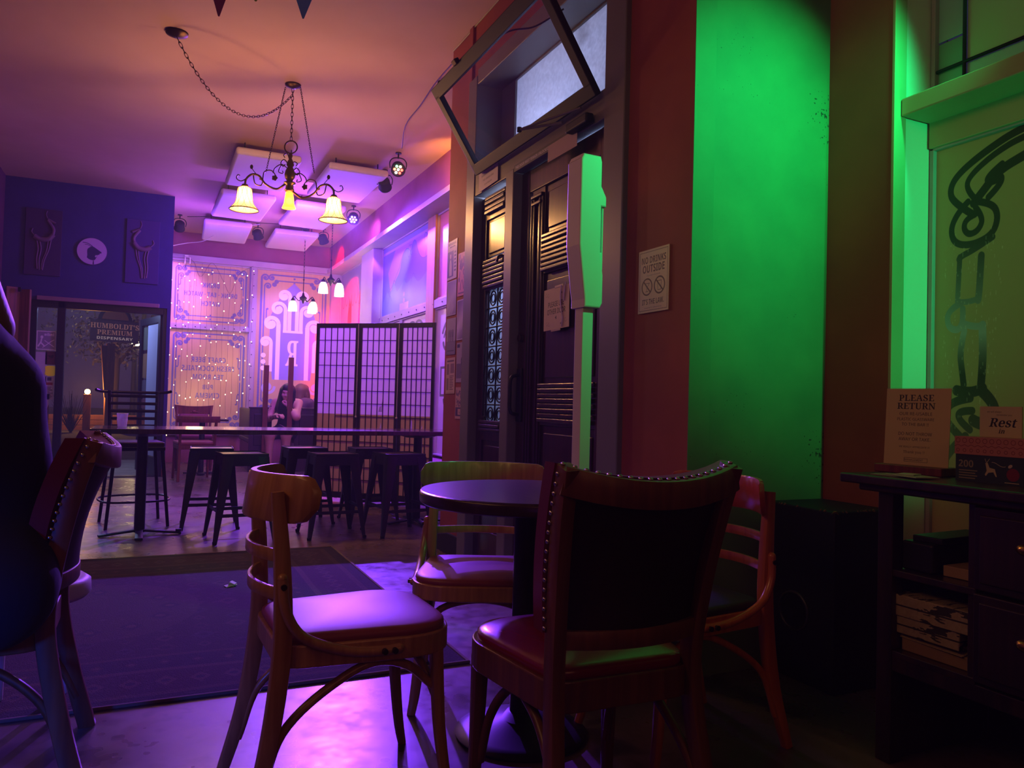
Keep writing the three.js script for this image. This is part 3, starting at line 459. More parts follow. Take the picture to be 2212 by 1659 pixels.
// posters taped to the red pillar between the far bay and the street doors (two columns)
const posterTex = (bg, ink, kind, s) => canvasTex(200, 300, (c, W, H) => {
  c.fillStyle = bg; c.fillRect(0, 0, W, H); c.fillStyle = ink; c.strokeStyle = ink; let q = s * 97 + 3; const r = () => { q = (q * 16807) % 2147483647; return q / 2147483647; };
  if (kind === 'figure') { c.fillRect(20, 14, 160, 20); c.fillRect(50, 42, 110, 12); c.globalAlpha = 0.85; c.fillRect(10, 80, 120, 200); c.globalAlpha = 1; c.fillStyle = bg; c.beginPath(); c.ellipse(70, 120, 16, 20, 0, 0, 7); c.fill(); c.beginPath(); c.moveTo(45, 270); c.bezierCurveTo(40, 200, 50, 150, 70, 140); c.bezierCurveTo(95, 150, 100, 210, 98, 270); c.fill(); c.fillStyle = ink; for (let i = 0; i < 6; i++) c.fillRect(145, 90 + i * 28, 36, 14); }
  if (kind === 'dancers') { for (let i = 0; i < 26; i++) { c.beginPath(); c.ellipse(30 + r() * 140, 30 + r() * 170, 5 + r() * 12, 10 + r() * 22, r() * 3, 0, 7); c.fill(); } c.lineWidth = 12; c.beginPath(); c.moveTo(80, 190); c.lineTo(60, 260); c.moveTo(105, 190); c.lineTo(130, 255); c.stroke(); c.fillRect(20, 275, 160, 10); }
  if (kind === 'mist') { const g = c.createLinearGradient(0, 0, W, H); g.addColorStop(0, ink); g.addColorStop(0.5, bg); g.addColorStop(1, ink); c.fillStyle = g; c.fillRect(8, 8, W - 16, H - 16); c.fillStyle = bg; for (let i = 0; i < 5; i++) { c.beginPath(); c.ellipse(40 + r() * 120, 120 + r() * 150, 8 + r() * 26, 20 + r() * 60, r(), 0, 7); c.globalAlpha = 0.5; c.fill(); } c.globalAlpha = 1; }
  if (kind === 'walkers') { c.globalAlpha = 0.35; c.fillRect(0, 190, W, 110); c.globalAlpha = 1; for (const x of [60, 100, 140]) { c.beginPath(); c.ellipse(x, 105, 8, 10, 0, 0, 7); c.fill(); c.fillRect(x - 10, 112, 20, 45); c.fillRect(x - 9, 155, 7, 40); c.fillRect(x + 3, 155, 7, 40); } c.fillRect(30, 265, 140, 8); }
  if (kind === 'program') { c.strokeRect(8, 8, W - 16, H - 16); c.fillRect(24, 20, 150, 14); c.globalAlpha = 0.6; c.fillRect(100, 50, 80, 80); c.fillRect(18, 170, 46, 100); c.fillRect(20, 50, 50, 90); c.globalAlpha = 1; for (let i = 0; i < 9; i++) c.fillRect(84, 150 + i * 14, 90 - r() * 30, 6); }
  if (kind === 'ribbon') { c.globalAlpha = 0.5; c.fillRect(8, 160, W - 16, 110); c.globalAlpha = 1; c.fillRect(12, 12, 60, 26); c.fillRect(140, 20, 44, 32); c.fillRect(140, 66, 44, 26); c.lineWidth = 14; c.beginPath(); c.moveTo(110, 230); c.bezierCurveTo(200, 180, 130, 80, 110, 130); c.bezierCurveTo(95, 170, 170, 200, 150, 250); c.stroke(); }
  if (kind === 'film') { for (let i = 0; i < 60; i++) { c.globalAlpha = 0.4 + 0.5 * r(); c.fillRect(14 + r() * 160, 24 + r() * 150, 8 + r() * 22, 6 + r() * 22); } c.globalAlpha = 1; c.fillRect(8, 190, W - 16, 84); c.fillStyle = bg; c.fillRect(60, 206, 76, 54); c.fillStyle = '#111'; c.beginPath(); c.moveTo(90, 218); c.lineTo(94, 236); c.lineTo(112, 244); c.lineTo(92, 246); c.fill(); }
});
for (const [name, label, bg, ink, kind, yc, zc, w, h, rz, s] of [
  ['poster', 'black-and-white poster of a standing woman, topmost in the left column on the pillar', '#c8b8c0', '#33284a', 'figure', 2.0, -4.965, 0.19, 0.27, 0.02, 1],
  ['poster', 'orange poster of dancing figures, topmost in the right column on the pillar', '#d88a80', '#6a2c50', 'dancers', 1.875, -4.76, 0.17, 0.29, -0.01, 2],
  ['poster', 'hazy violet poster, second from the top in the left column on the pillar', '#bdb2d8', '#7a6ab0', 'mist', 1.735, -4.955, 0.18, 0.24, 0.0, 3],
  ['poster', 'glossy violet poster with pale streaks, second from the top in the right column', '#c9b8f0', '#54408c', 'mist', 1.57, -4.755, 0.17, 0.27, 0.01, 4],
  ['poster', 'gray poster of three walking figures, third from the top in the left column', '#a398b0', '#3c3058', 'walkers', 1.47, -4.945, 0.18, 0.25, -0.01, 5],
  ['poster', 'gray poster with a large looped ribbon, third from the top in the right column', '#a494b4', '#2c2248', 'ribbon', 1.285, -4.745, 0.165, 0.265, 0.0, 6],
  ['poster', 'cream newsprint programme page, lowest in the left column on the pillar', '#c8a89a', '#5a3c4a', 'program', 1.2, -4.935, 0.175, 0.245, 0.01, 7],
  ['poster', 'film poster with a small white square, lowest in the right column on the pillar', '#c79aa0', '#4a2c6a', 'film', 1.015, -4.745, 0.16, 0.21, 0.0, 8],
]) notice(name, label, w, h, [XR - 0.0015, yc, zc], posterTex(bg, ink, kind, s), rz, 'posters on the pillar', 'poster', 0.4);
// ------------------------------------------------------------------ white column loudspeaker in front of the street door
const perf = dataTex(128, (u, v) => { const r = Math.floor(v * 8), x = (u * 8 + (r % 2) * 0.5) % 1 - 0.5, y = (v * 8) % 1 - 0.5; const d = Math.hypot(x, y * 1.1) < 0.4; return d ? [8, 8, 8] : [175, 168, 160]; }, true, 14);
{
  const t = thing('column_speaker', 'tall white column loudspeaker on a square post and perforated bass box, lit green', 'loudspeaker', [1.5, 0, -2.56], -Math.PI / 2 + 0.04); t.scale.set(1, 1, 0.86);
  const white = mat(0xdedad4, 0.45), grille = mat(0xffffff, 0.5, { map: perf });
  // facing +z; side profile drawn in (z, y) and extruded across x
  const prof = (pts, w, bev = 0.006) => { const g = plate(poly(pts), w, bev); g.rotateY(-Math.PI / 2); return boxUV(g.translate(w / 2, 0, 0)); };
  obj('bass_box', [rbox(0.38, 0.5, 0.42, 0.025, 0, 0.25, 0)], white, t);
  const bg = obj('bass_grille', [rbox(0.35, 0.46, 0.012, 0.005, 0, 0.25, 0.212)], grille, t); bg.userData.label = 'perforated grille';
  const led = obj('power_light', [ball(0.007, 0.1, 0.42, 0.224)], mat(0x8fb4ff, 0.3, { emissive: 0x9fc0ff, emissiveIntensity: 6 }), t);
  obj('post', [rbox(0.056, 0.92, 0.056, 0.004, 0, 0.95, 0)], white, t);
  obj('cabinet', [prof([[0.03, 1.4], [0.03, 1.425], [0.062, 1.63], [0.062, 1.955], [0.052, 1.972], [-0.03, 1.972], [-0.036, 1.955], [-0.036, 1.86], [-0.062, 1.82], [-0.062, 1.79], [-0.036, 1.79], [-0.036, 1.6], [-0.052, 1.52], [-0.052, 1.415], [-0.042, 1.4]], 0.1)], white, t);
  obj('handle', [rspan(-0.04, 0.04, 1.6, 1.8, -0.062, -0.052, 0.004), rspan(-0.04, 0.04, 1.54, 1.61, -0.062, -0.04, 0.004)], white, t);
  each('grille', [rbox(0.088, 0.335, 0.006, 0.002, 0, 1.793, 0.064), place(rbox(0.088, 0.208, 0.006, 0.002, 0, 0, 0), 0, 1.527, 0.048, 0.155)], grille, t);
  obj('base_foot', [rbox(0.3, 0.02, 0.34, 0.008, 0, 0.01, 0)], M.black, t);
}
// ------------------------------------------------------------------ chairs and the round table (chairs face +z, origin on the floor under the seat)
function seatOutline(wf, wb, d, grow = 0) {          // rounded trapezoid, +y of the shape is the front
  const s = new THREE.Shape(), f = wf / 2 + grow, b = wb / 2 + grow, h = d / 2 + grow, rf = 0.13, rb = 0.07;
  s.moveTo(-b + rb, -h); s.lineTo(b - rb, -h); s.quadraticCurveTo(b, -h, b + (f - b) * 0.15, -h + rb); s.lineTo(f, h - rf); s.quadraticCurveTo(f, h, f - rf, h); s.lineTo(-f + rf, h); s.quadraticCurveTo(-f, h, -f, h - rf); s.lineTo(-b - (f - b) * 0.15, -h + rb); s.quadraticCurveTo(-b, -h, -b + rb, -h); return s;
}
function ringOf(shape, inner, y0, y1) { const s = shape.clone(); s.holes = [new THREE.Path(inner.getPoints(10))]; const g = plate(s, y1 - y0, 0.004, 12); g.rotateX(Math.PI / 2); return boxUV(g.translate(0, y1, 0)); }   // shape +y -> +z
function cushion(shape, y0, h, dome) {               // a padded seat with rolled edges
  const pts = shape.getSpacedPoints(72), pos = [], idx = [], N = pts.length - 1, rings = [[0.985, 0], [1.0, 0.3], [0.995, 0.62], [0.965, 0.86], [0.9, 1.0], [0.75, 1.0 + dome * 0.45], [0.5, 1 + dome * 0.8], [0.25, 1 + dome * 0.96]];
  rings.forEach(([k, y]) => { for (let i = 0; i < N; i++) pos.push(pts[i].x * k, y0 + y * h, pts[i].y * k); });
  pos.push(0, y0 + (1 + dome) * h, 0); const c = rings.length * N;
  for (let r = 0; r < rings.length - 1; r++) for (let i = 0; i < N; i++) { const a = r * N + i, b = r * N + (i + 1) % N; idx.push(a, a + N, b, b, a + N, b + N); }
  for (let i = 0; i < N; i++) idx.push((rings.length - 1) * N + i, c, (rings.length - 1) * N + (i + 1) % N);
  const g = new THREE.BufferGeometry(); g.setAttribute('position', new THREE.Float32BufferAttribute(pos, 3)); g.setIndex(idx); g.computeVertexNormals(); return boxUV(g);
}
const arcPts = (f, n) => Array.from({ length: n + 1 }, (_, i) => f(i / n));
function bentwoodChair(label, pos, turn, wood = M.honey, vinyl = M.vinylPurple, rail = null, scale = [1, 1, 1]) {
  const t = thing('bentwood_chair', label, 'chair', pos, turn, 'bentwood chairs at the round table'); t.scale.set(...scale);
  const sh = seatOutline(0.41, 0.36, 0.44), inn = seatOutline(0.41, 0.36, 0.44, -0.03);
  obj('seat_frame', [ringOf(sh, inn, 0.388, 0.442).translate(0, 0, -0.02)], wood, t);
  obj('seat', [cushion(seatOutline(0.41, 0.36, 0.44, -0.004), 0.44, 0.026, 0.5).translate(0, 0, -0.02)], vinyl, t);
  for (const s of [-1, 1]) {
    // rear post: splayed foot, upright at the seat, leaning back to the top
    obj('rear_post', [sweep([[s * 0.19, 0, -0.315], [s * 0.178, 0.2, -0.262], [s * 0.172, 0.43, -0.234], [s * 0.168, 0.62, -0.238], [s * 0.162, 0.8, -0.254]], (q) => 0.026 + 0.006 * Math.sin(q * 3.14), (q) => 0.028 + 0.014 * Math.sin(q * 3.14), 26, [0, 0, 1], 0.35)], wood, t);
    obj('front_leg', [sweep([[s * 0.172, 0.4, 0.15], [s * 0.176, 0.2, 0.163], [s * 0.186, 0.06, 0.182], [s * 0.194, 0, 0.196]], (q) => 0.038 - 0.014 * q, (q) => 0.038 - 0.014 * q, 18, [0, 0, 1], 0.9)], wood, t);
    // side bow: bolted to the post, sweeping forward under the seat edge
    obj('side_bow', [tube([[s * 0.188, 0.6, -0.24], [s * 0.194, 0.53, -0.232], [s * 0.199, 0.47, -0.196], [s * 0.203, 0.425, -0.09], [s * 0.206, 0.415, 0.0], [s * 0.209, 0.417, 0.04]], 0.0125, 28, 10), ball(0.0125, s * 0.188, 0.602, -0.24, 1, 1, 1, 10, 8), ball(0.0125, s * 0.209, 0.417, 0.04, 1, 1, 1, 10, 8)], wood, t);
    each('bolt', [cyl(0.007, 0.008, 0.01, s * 0.221, 0.416, 0.0, 10, 0, 0, Math.PI / 2), cyl(0.007, 0.008, 0.01, s * 0.222, 0.416, 0.025, 10, 0, 0, Math.PI / 2), cyl(0.007, 0.008, 0.01, s * 0.2, 0.585, -0.239, 10, 0, 0, Math.PI / 2)], M.bronze, t);
    // arched side brace between rear leg and front leg
    obj('arch_brace', [tube([[s * 0.18, 0.1, -0.275], [s * 0.168, 0.24, -0.225], [s * 0.155, 0.335, -0.1], [s * 0.152, 0.372, 0], [s * 0.158, 0.355, 0.08], [s * 0.168, 0.3, 0.145]], 0.0115, 28, 8)], wood, t);
  }
  obj('arch_brace', [tube([[-0.165, 0.27, 0.155], [-0.12, 0.345, 0.13], [0, 0.374, 0.115], [0.12, 0.345, 0.13], [0.165, 0.27, 0.155]], 0.0115, 28, 8)], wood, t);
  // wide curved top rail with round ends
  {
    const n = 30, Wd = 0.42, pos = [], idx = [], H = 0.112, yc = 0.782;
    const out = []; for (let i = 0; i <= n; i++) { const s = i / n * 2 - 1, x = s * Wd / 2, e = Math.min(1, (1 - Math.abs(s)) / 0.16), k = Math.sqrt(Math.max(0, 1 - (1 - e) ** 2)) * 0.62 + 0.38; out.push([x, -0.288 + 0.115 * s * s, H / 2 * k]); }
    out.forEach(([x, z, h]) => { for (const [dy, dz] of [[-1, -0.009], [-0.9, -0.013], [0.9, -0.013], [1, -0.009], [1, 0.005], [0.9, 0.009], [-0.9, 0.009], [-1, 0.005]]) { const y = dy * h; pos.push(x, yc + y, z + dz - y * -0.14); } });
    for (let i = 0; i < n; i++) for (let k = 0; k < 8; k++) { const a = i * 8 + k, b = i * 8 + (k + 1) % 8; idx.push(a, b, a + 8, b, b + 8, a + 8); }
    for (const o of [0, n * 8]) for (let k = 1; k < 7; k++) o ? idx.push(o, o + k, o + k + 1) : idx.push(o, o + k + 1, o + k);
    const g = new THREE.BufferGeometry(); g.setAttribute('position', new THREE.Float32BufferAttribute(pos, 3)); g.setIndex(idx); 
    obj('top_rail', [boxUV(toCreasedNormals(g, 0.8))], rail || wood, t);
  }
  for (const y of [0.65, 0.56]) obj('back_slat', [sweep(arcPts((q) => { const s = q * 2 - 1; return [s * 0.168, y, -0.238 - 0.05 * (1 - s * s) + (0.62 - y) * 0.08]; }, 8), 0.011, 0.03, 22, [0, 1, 0], 0.5)], wood, t);
  return t;
}
bentwoodChair('honey bentwood chair in the left foreground, its purple vinyl seat brightly lit', [0.525, 0, -2.03], Math.PI / 2 + 0.03);
bentwoodChair('bentwood chair tucked behind the round table, facing the camera', [1.08, 0, -2.51], -0.4, M.honey, M.vinylPurple, null, [1.13, 0.945, 1]);
bentwoodChair('orange bentwood chair on the right, half hidden by the studded chair', [1.465, 0, -1.95], -Math.PI / 2 + 0.04, woodMat(0xa4501f, 0xc06a2c, 70, 0.32, { clearcoat: 0.5, clearcoatRoughness: 0.2 }), M.leatherDark, phys(0xb8482c, 0.3, { clearcoat: 0.5, clearcoatRoughness: 0.2 }), [1, 0.965, 1]);

function studdedChair(label, pos, turn) {
  const t = thing('studded_chair', label, 'chair', pos, turn, 'studded leather-backed chairs'), wood = M.brownWood;
  const sh = seatOutline(0.46, 0.38, 0.44), inn = seatOutline(0.46, 0.38, 0.44, -0.035);
  obj('seat_frame', [ringOf(sh, inn, 0.355, 0.425)], wood, t);
  obj('seat', [cushion(seatOutline(0.46, 0.38, 0.44, -0.006), 0.423, 0.03, 0.75)], M.vinylRed, t);
  const postPath = (s) => [[s * 0.205, 0, -0.3], [s * 0.19, 0.2, -0.25], [s * 0.178, 0.42, -0.215], [s * 0.186, 0.6, -0.235], [s * 0.2, 0.78, -0.275], [s * 0.208, 0.895, -0.31]];
  for (const s of [-1, 1]) {
    obj('rear_post', [sweep(postPath(s), 0.032, 0.046, 30, [0, 0, 1], 0.25)], wood, t);
    obj('front_leg', [sweep([[s * 0.195, 0.37, 0.165], [s * 0.197, 0.2, 0.17], [s * 0.2, 0, 0.178]], (q) => 0.042 - 0.014 * q, (q) => 0.042 - 0.014 * q, 14, [0, 0, 1], 0.5)], wood, t);
    obj('arch_brace', [tube([[s * 0.19, 0.1, -0.27], [s * 0.176, 0.22, -0.21], [s * 0.165, 0.3, -0.12], [s * 0.165, 0.345, -0.02]], 0.012, 22, 8)], wood, t);
    obj('arch_brace', [tube([[s * 0.188, 0.1, 0.165], [s * 0.18, 0.22, 0.13], [s * 0.17, 0.3, 0.07], [s * 0.165, 0.345, 0]], 0.012, 22, 8)], wood, t);
  }
  const sag = (s) => 0.03 * (1 - s * s), bow = (s) => 0.05 * (1 - s * s);
  obj('top_rail', [sweep(arcPts((q) => { const s = q * 2 - 1; return [s * 0.215, 0.868 - sag(s), -0.303 - bow(s)]; }, 10), 0.034, 0.06, 28, [0, 1, 0], 0.25)], wood, t);
  obj('lower_rail', [sweep(arcPts((q) => { const s = q * 2 - 1; return [s * 0.182, 0.52, -0.218 - bow(s) * 0.9]; }, 10), 0.028, 0.042, 26, [0, 1, 0], 0.3)], wood, t);
  // padded back: leather in front, dark panel behind
  const panel = (off, th, padX, hgt) => { const pos = [], idx = [], nx = 16, ny = 10; for (let side = 0; side < 2; side++) for (let j = 0; j <= ny; j++) for (let i = 0; i <= nx; i++) { const s = i / nx * 2 - 1, v = j / ny, y = 0.53 + v * (hgt - sag(s)), hw = 0.176 + 0.026 * v + padX, z = -0.222 - 0.088 * v * v - 0.0 - bow(s) * 0.95 + off + side * th; pos.push(s * hw, y, z); }
    const row = nx + 1, S = row * (ny + 1); for (let j = 0; j < ny; j++) for (let i = 0; i < nx; i++) { const a = j * row + i; idx.push(a, a + row, a + 1, a + 1, a + row, a + row + 1); const b = a + S; idx.push(b, b + 1, b + row, b + 1, b + row + 1, b + row); }
    const edge = []; for (let i = 0; i < nx; i++) edge.push([i, i + 1], [ny * row + i + 1, ny * row + i]); for (let j = 0; j < ny; j++) edge.push([(j + 1) * row, j * row], [j * row + nx, (j + 1) * row + nx]);
    for (const [a, b] of edge) idx.push(a, b, a + S, b, b + S, a + S);
    const g = new THREE.BufferGeometry(); g.setAttribute('position', new THREE.Float32BufferAttribute(pos, 3)); g.setIndex(idx); return boxUV(toCreasedNormals(g, 0.7)); };
  obj('back_panel', [panel(-0.004, 0.006, -0.01, 0.34)], M.leatherDark, t);
  const pad = obj('backrest', [panel(0.02, 0.044, 0.026, 0.372)], M.leatherRed, t);
  // brass nails along the top edge and down both sides
  const nails = []; for (let i = 0; i <= 19; i++) { const s = i / 19 * 2 - 1; nails.push(ball(0.0055, s * 0.214, 0.9 - sag(s) , -0.299 - bow(s), 1, 0.8, 1, 10, 6)); }
  for (const s of [-1, 1]) for (let i = 0; i < 17; i++) { const v = 1 - i / 17, y = 0.52 + v * 0.36; nails.push(ball(0.0055, s * (0.2 + 0.024 * v), y, -0.208 - 0.088 * v * v, 0.8, 1, 1, 10, 6)); }
  obj('nail', nails, M.chrome, t).userData.kind = 'stuff';
  return t;
}
studdedChair('studded chair with a glossy red seat in the centre foreground, back to the camera', [0.985, 0, -1.67], Math.PI - 0.02);
studdedChair('studded chair at the left edge, seen side-on behind the person in dark clothes', [-0.44, 0, -2.49], -Math.PI / 2);
{
  const t = thing('round_table', 'small dark round pedestal table between the four chairs', 'table', [1.075, 0, -2.16]);
  obj('tabletop', [lathe([[0, 0.712], [0.326, 0.712], [0.333, 0.718], [0.334, 0.742], [0.328, 0.751], [0, 0.752]], 72)], M.tableTop, t);
  obj('column', [cyl(0.036, 0.036, 0.66, 0, 0.37, 0, 28)], M.black, t);
  obj('base', [lathe([[0, 0.0], [0.2, 0.0], [0.205, 0.01], [0.17, 0.022], [0.06, 0.05], [0.045, 0.07], [0, 0.07]], 48), rbox(0.3, 0.014, 0.06, 0.004, 0, 0.705, 0), rbox(0.06, 0.014, 0.3, 0.004, 0, 0.705, 0)], M.black, t);
}
// ------------------------------------------------------------------ console cabinet in the right foreground and what lies on it
{
  const t = thing('console_cabinet', 'dark wooden console cabinet with open shelves at the right edge', 'cabinet', [1.98, 0, -1.62]);
  const w = M.darkWood, D = 0.5, Z1 = 1.5;      // x = depth (front face at x = 0), z runs along the front
  obj('top', [rspan(-0.05, D + 0.02, 0.808, 0.836, -0.1, Z1 + 0.1, 0.006), rspan(-0.025, D, 0.788, 0.81, -0.05, Z1, 0.006)], w, t);
  for (const [x0, x1, z0, z1] of [[0, 0.05, 0, 0.05], [D - 0.05, D, 0, 0.05], [0, 0.05, Z1 - 0.05, Z1], [D - 0.05, D, Z1 - 0.05, Z1]]) obj('leg', [rspan(x0, x1, 0, 0.79, z0, z1, 0.004)], w, t);
  obj('shelf', [rspan(0.005, D, 0.545, 0.565, 0.02, 0.3, 0.003)], w, t); obj('shelf', [rspan(0.005, D, 0.31, 0.33, 0.02, 0.3, 0.003)], w, t);
  each('back_panel', [rspan(D - 0.012, D, 0.5, 0.56, 0.02, 0.3, 0.002), rspan(D - 0.012, D, 0.31, 0.79, 0.3, Z1, 0.002)], w, t);
  each('side_panel', [rspan(0.01, D - 0.01, 0.3, 0.79, 0.275, 0.295, 0.002), rspan(0.012, D - 0.01, 0.31, 0.56, 0.015, 0.03, 0.002)], w, t);
  each('darkening_panel', [rspan(D - 0.012, D, 0.0, 0.31, 0.02, Z1, 0.002), rspan(0.02, D - 0.01, 0.0, 0.3, 0.02, 0.03, 0.002)], w, t);  // panels added below the cabinet to keep the space there dark
  obj('apron', [rspan(0.006, 0.022, 0.27, 0.315, 0.04, Z1 - 0.04, 0.004)], w, t);
  for (const [y0, y1] of [[0.565, 0.782], [0.325, 0.555]]) for (const z of [0.3, 0.86]) {
    const d = obj('drawer', [rspan(-0.006, 0.2, y0, y1, z, z + 0.55, 0.004), rspan(-0.014, -0.004, y0 + 0.02, y1 - 0.02, z + 0.02, z + 0.53, 0.004)], w, t);
    const yc = (y0 + y1) / 2 + 0.02; obj('handle', [lathe([[0, 0], [0.03, 0], [0.028, 0.014], [0.015, 0.022], [0, 0.024]], 20).rotateZ(Math.PI / 2).scale(1, 0.55, 1).translate(-0.014, yc, z + 0.15)], M.brass, d);
  }
}
const onTop = 0.836;
{
  const t = thing('menu_sign', 'cream PLEASE RETURN sign in a red-brown wooden stand on the console', 'sign', [2.16, onTop, -1.625], W_ + 0.12);
  obj('stand', [rspan(-0.115, 0.1, 0, 0.026, -0.04, 0.05, 0.004)], M.redWood, t);
  const tex = canvasTex(640, 800, (c, W, H) => {
    c.fillStyle = '#cdb574'; c.fillRect(0, 0, W, H); c.fillStyle = '#2e2818'; c.textAlign = 'center'; const tx = (s, y, z, f = 'sans-serif', b = '') => { c.font = `${b} ${z}px ${f}`; c.fillText(s, W / 2 - 15, y); };
    tx('PLEASE', 130, 90, 'serif', 'bold'); tx('RETURN', 215, 90, 'serif', 'bold'); tx('OUR RE-USABLE', 280, 46); tx('PLASTIC GLASSWARE', 335, 40); tx('TO THE BAR !!', 390, 44);
    tx('DO NOT THROW', 490, 46); tx('AWAY OR TAKE.', 545, 46); tx('WE REALLY APPRECIATE IT', 618, 26); tx('Thank you !!', 675, 36, 'serif'); c.strokeStyle = '#2e2818'; c.lineWidth = 3; c.strokeRect(210, 722, 230, 40); tx('MANAGEMENT', 752, 28);
  });
  const [g, m] = sheet(0.205, 0.24, 0.002, tex, 0.5); const s = obj('paper', g.rotateX(-0.06).translate(-0.005, 0.145, 0.0), m, t);
  obj('acrylic_holder', [box(0.212, 0.245, 0.0025, -0.005, 0.147, -0.006, -0.06)], phys(0xffffff, 0.05, { transmission: 1, thickness: 0 }), t);
}
{
  const t = thing('candy_box', 'dark holiday box numbered 200 with a white deer, on the console', 'box', [2.14, onTop, -1.36], W_ + 0.04);
  const tex = canvasTex(640, 256, (c, W, H) => {
    c.fillStyle = '#24362e'; c.fillRect(0, 0, W, H); c.fillStyle = '#8a8256'; c.font = 'bold 92px sans-serif'; c.fillText('200', 26, 120); c.font = '18px sans-serif'; for (let i = 0; i < 4; i++) c.fillRect(34, 146 + i * 24, 180 - (i % 2) * 20, 10);
    c.fillStyle = '#b9ac7c'; c.beginPath(); c.moveTo(290, 70); c.lineTo(312, 66); c.lineTo(330, 110); c.lineTo(380, 120); c.lineTo(400, 190); c.lineTo(388, 190); c.lineTo(366, 150); c.lineTo(320, 158); c.lineTo(296, 190); c.lineTo(286, 176); c.lineTo(304, 140); c.lineTo(296, 96); c.closePath(); c.fill(); c.strokeStyle = '#b9ac7c'; c.lineWidth = 5; c.beginPath(); c.moveTo(300, 66); c.lineTo(286, 30); c.moveTo(304, 66); c.lineTo(330, 28); c.moveTo(350, 60); c.bezierCurveTo(400, 50, 420, 110, 480, 90); c.stroke();
    c.fillStyle = '#7a1f1c'; c.beginPath(); c.arc(545, 160, 58, 0, 7); c.fill(); c.fillStyle = '#c0b48c'; c.beginPath(); c.ellipse(520, 85, 22, 14, -0.6, 0, 7); c.fill(); c.fillRect(470, 232, 130, 6);
  });
  const lace = canvasTex(640, 160, (c, W, H) => { c.fillStyle = '#b5725e'; c.fillRect(0, 0, W, H); c.strokeStyle = '#7a3430'; c.lineWidth = 5; for (let i = 0; i < 10; i++) { c.beginPath(); c.arc(32 + i * 64, 36, 20, 0, 7); c.stroke(); c.beginPath(); c.moveTo(i * 64, 90); c.lineTo(32 + i * 64, 74); c.lineTo(64 + i * 64, 90); c.stroke(); c.beginPath(); c.arc(32 + i * 64, 124, 14, 0, 7); c.stroke(); } });
  const W0 = 0.185, D0 = 0.1;
  const [g, m] = sheet(W0, 0.076, D0, tex, 0.45); const b = obj('carton', g.translate(0, 0.038, -D0 / 2), m, t);
  const [g2, m2] = sheet(W0 + 0.004, 0.05, D0 + 0.004, lace, 0.6); obj('lid', g2.translate(0, 0.101, -D0 / 2 - 0.002), m2, t);
}
notice('note_card', 'small handwritten card reading Rest in, propped in the box on the console', 0.115, 0.095, [2.17, onTop + 0.165, -1.375], canvasTex(400, 330, (c, W, H) => { c.fillStyle = '#c9bb86'; c.fillRect(0, 0, W, H); c.strokeStyle = '#1c1810'; c.lineCap = 'round'; c.fillStyle = '#1c1810'; c.font = 'italic 22px sans-serif'; c.fillText('we will always', 70, 60); c.fillText('remember you,', 160, 90); c.font = 'italic bold 120px serif'; c.fillText('Rest', 86, 200); c.font = 'italic bold 60px serif'; c.fillText('in', 180, 262); }), 0.0, null, 'card', 0.5, 0.004, W_ + 0.05);
notice('flyer', 'dim teal upright card standing behind the holiday box at the right edge', 0.1, 0.13, [2.26, onTop + 0.066, -1.3], textTex(64, 64, '#28564c', '#3d7a68', [['', 0, 0, 8]]), 0, null, 'card', 0.6, 0.003);
for (const [w, d, y, x, z, a, col, l] of [[0.09, 0.13, 0.0015, 2.02, -1.58, 0.15, 0x8f9a80, 'large printed card lying lowest in front of the sign on the console'], [0.08, 0.12, 0.0048, 2.01, -1.53, -0.2, 0x9aa58a, 'middle printed card lying in front of the sign on the console'], [0.06, 0.05, 0.008, 2.02, -1.55, 0.3, 0xb4c8a8, 'small pale card lying uppermost in front of the sign on the console']]) { const o = tag(obj('printed_card', [rbox(w, 0.003, d, 0.001, 0, 0, 0)], mat(col, 0.6)), l, 'card', 'cards in front of the console sign'); o.position.set(x, onTop + y + 0.0003, z); o.rotation.y = a; }
// shelves: framed picture, boxes and weathered boxes
notice('framed_label', 'cream card with a green shield standing on the upper shelf of the console', 0.14, 0.2, [2.3, 0.672, -1.5], canvasTex(280, 400, (c, W, H) => { c.fillStyle = '#b3a078'; c.fillRect(0, 0, W, H); c.fillStyle = '#7c4a30'; c.fillRect(20, 40, 240, 14); c.fillStyle = '#2f7a4c'; c.beginPath(); c.moveTo(40, 100); c.quadraticCurveTo(140, 60, 240, 100); c.lineTo(244, 280); c.quadraticCurveTo(210, 350, 140, 368); c.quadraticCurveTo(70, 350, 40, 280); c.closePath(); c.fill(); c.fillStyle = '#4c9a6a'; c.fillRect(44, 150, 196, 130); c.fillStyle = '#15301f'; c.beginPath(); c.ellipse(80, 190, 26, 18, 0.5, 0, 7); c.fill(); for (let i = 0; i < 5; i++) c.fillRect(110, 170 + i * 20, 110 - i * 8, 8); }), 0, null, 'card', 0.5, 0.01);
tag(obj('game_box', [rbox(0.3, 0.085, 0.1, 0.008, 2.17, 0.608, -1.565), rbox(0.27, 0.018, 0.09, 0.004, 2.18, 0.6585, -1.562, 0, 0.08)], mat(0x1b1c20, 0.4)), 'black lidded box at the left end of the upper console shelf', 'box');
tag(obj('paperback', [rbox(0.2, 0.03, 0.085, 0.002, 2.15, 0.581, -1.465, 0, 0.05), rbox(0.196, 0.022, 0.08, 0.002, 2.152, 0.581, -1.466, 0, 0.05)], mat(0xa8895c, 0.7)), 'thick tan paperback lying on the upper console shelf beside the black box', 'book');
tag(obj('red_book', [rbox(0.2, 0.04, 0.09, 0.003, 2.12, 0.586, -1.335, 0, -0.03)], mat(0x6e2c1c, 0.55)), 'red-brown book lying on the upper console shelf against the drawers', 'book');
tag(obj('torn_booklet', [place(rbox(0.2, 0.006, 0.16, 0.002, 0, 0, 0), 2.3, 0.6, -1.43, 0.25, 0.3, 0.22)], mat(0x31503f, 0.5)), 'dark green booklet leaning at the back of the upper console shelf', 'booklet');
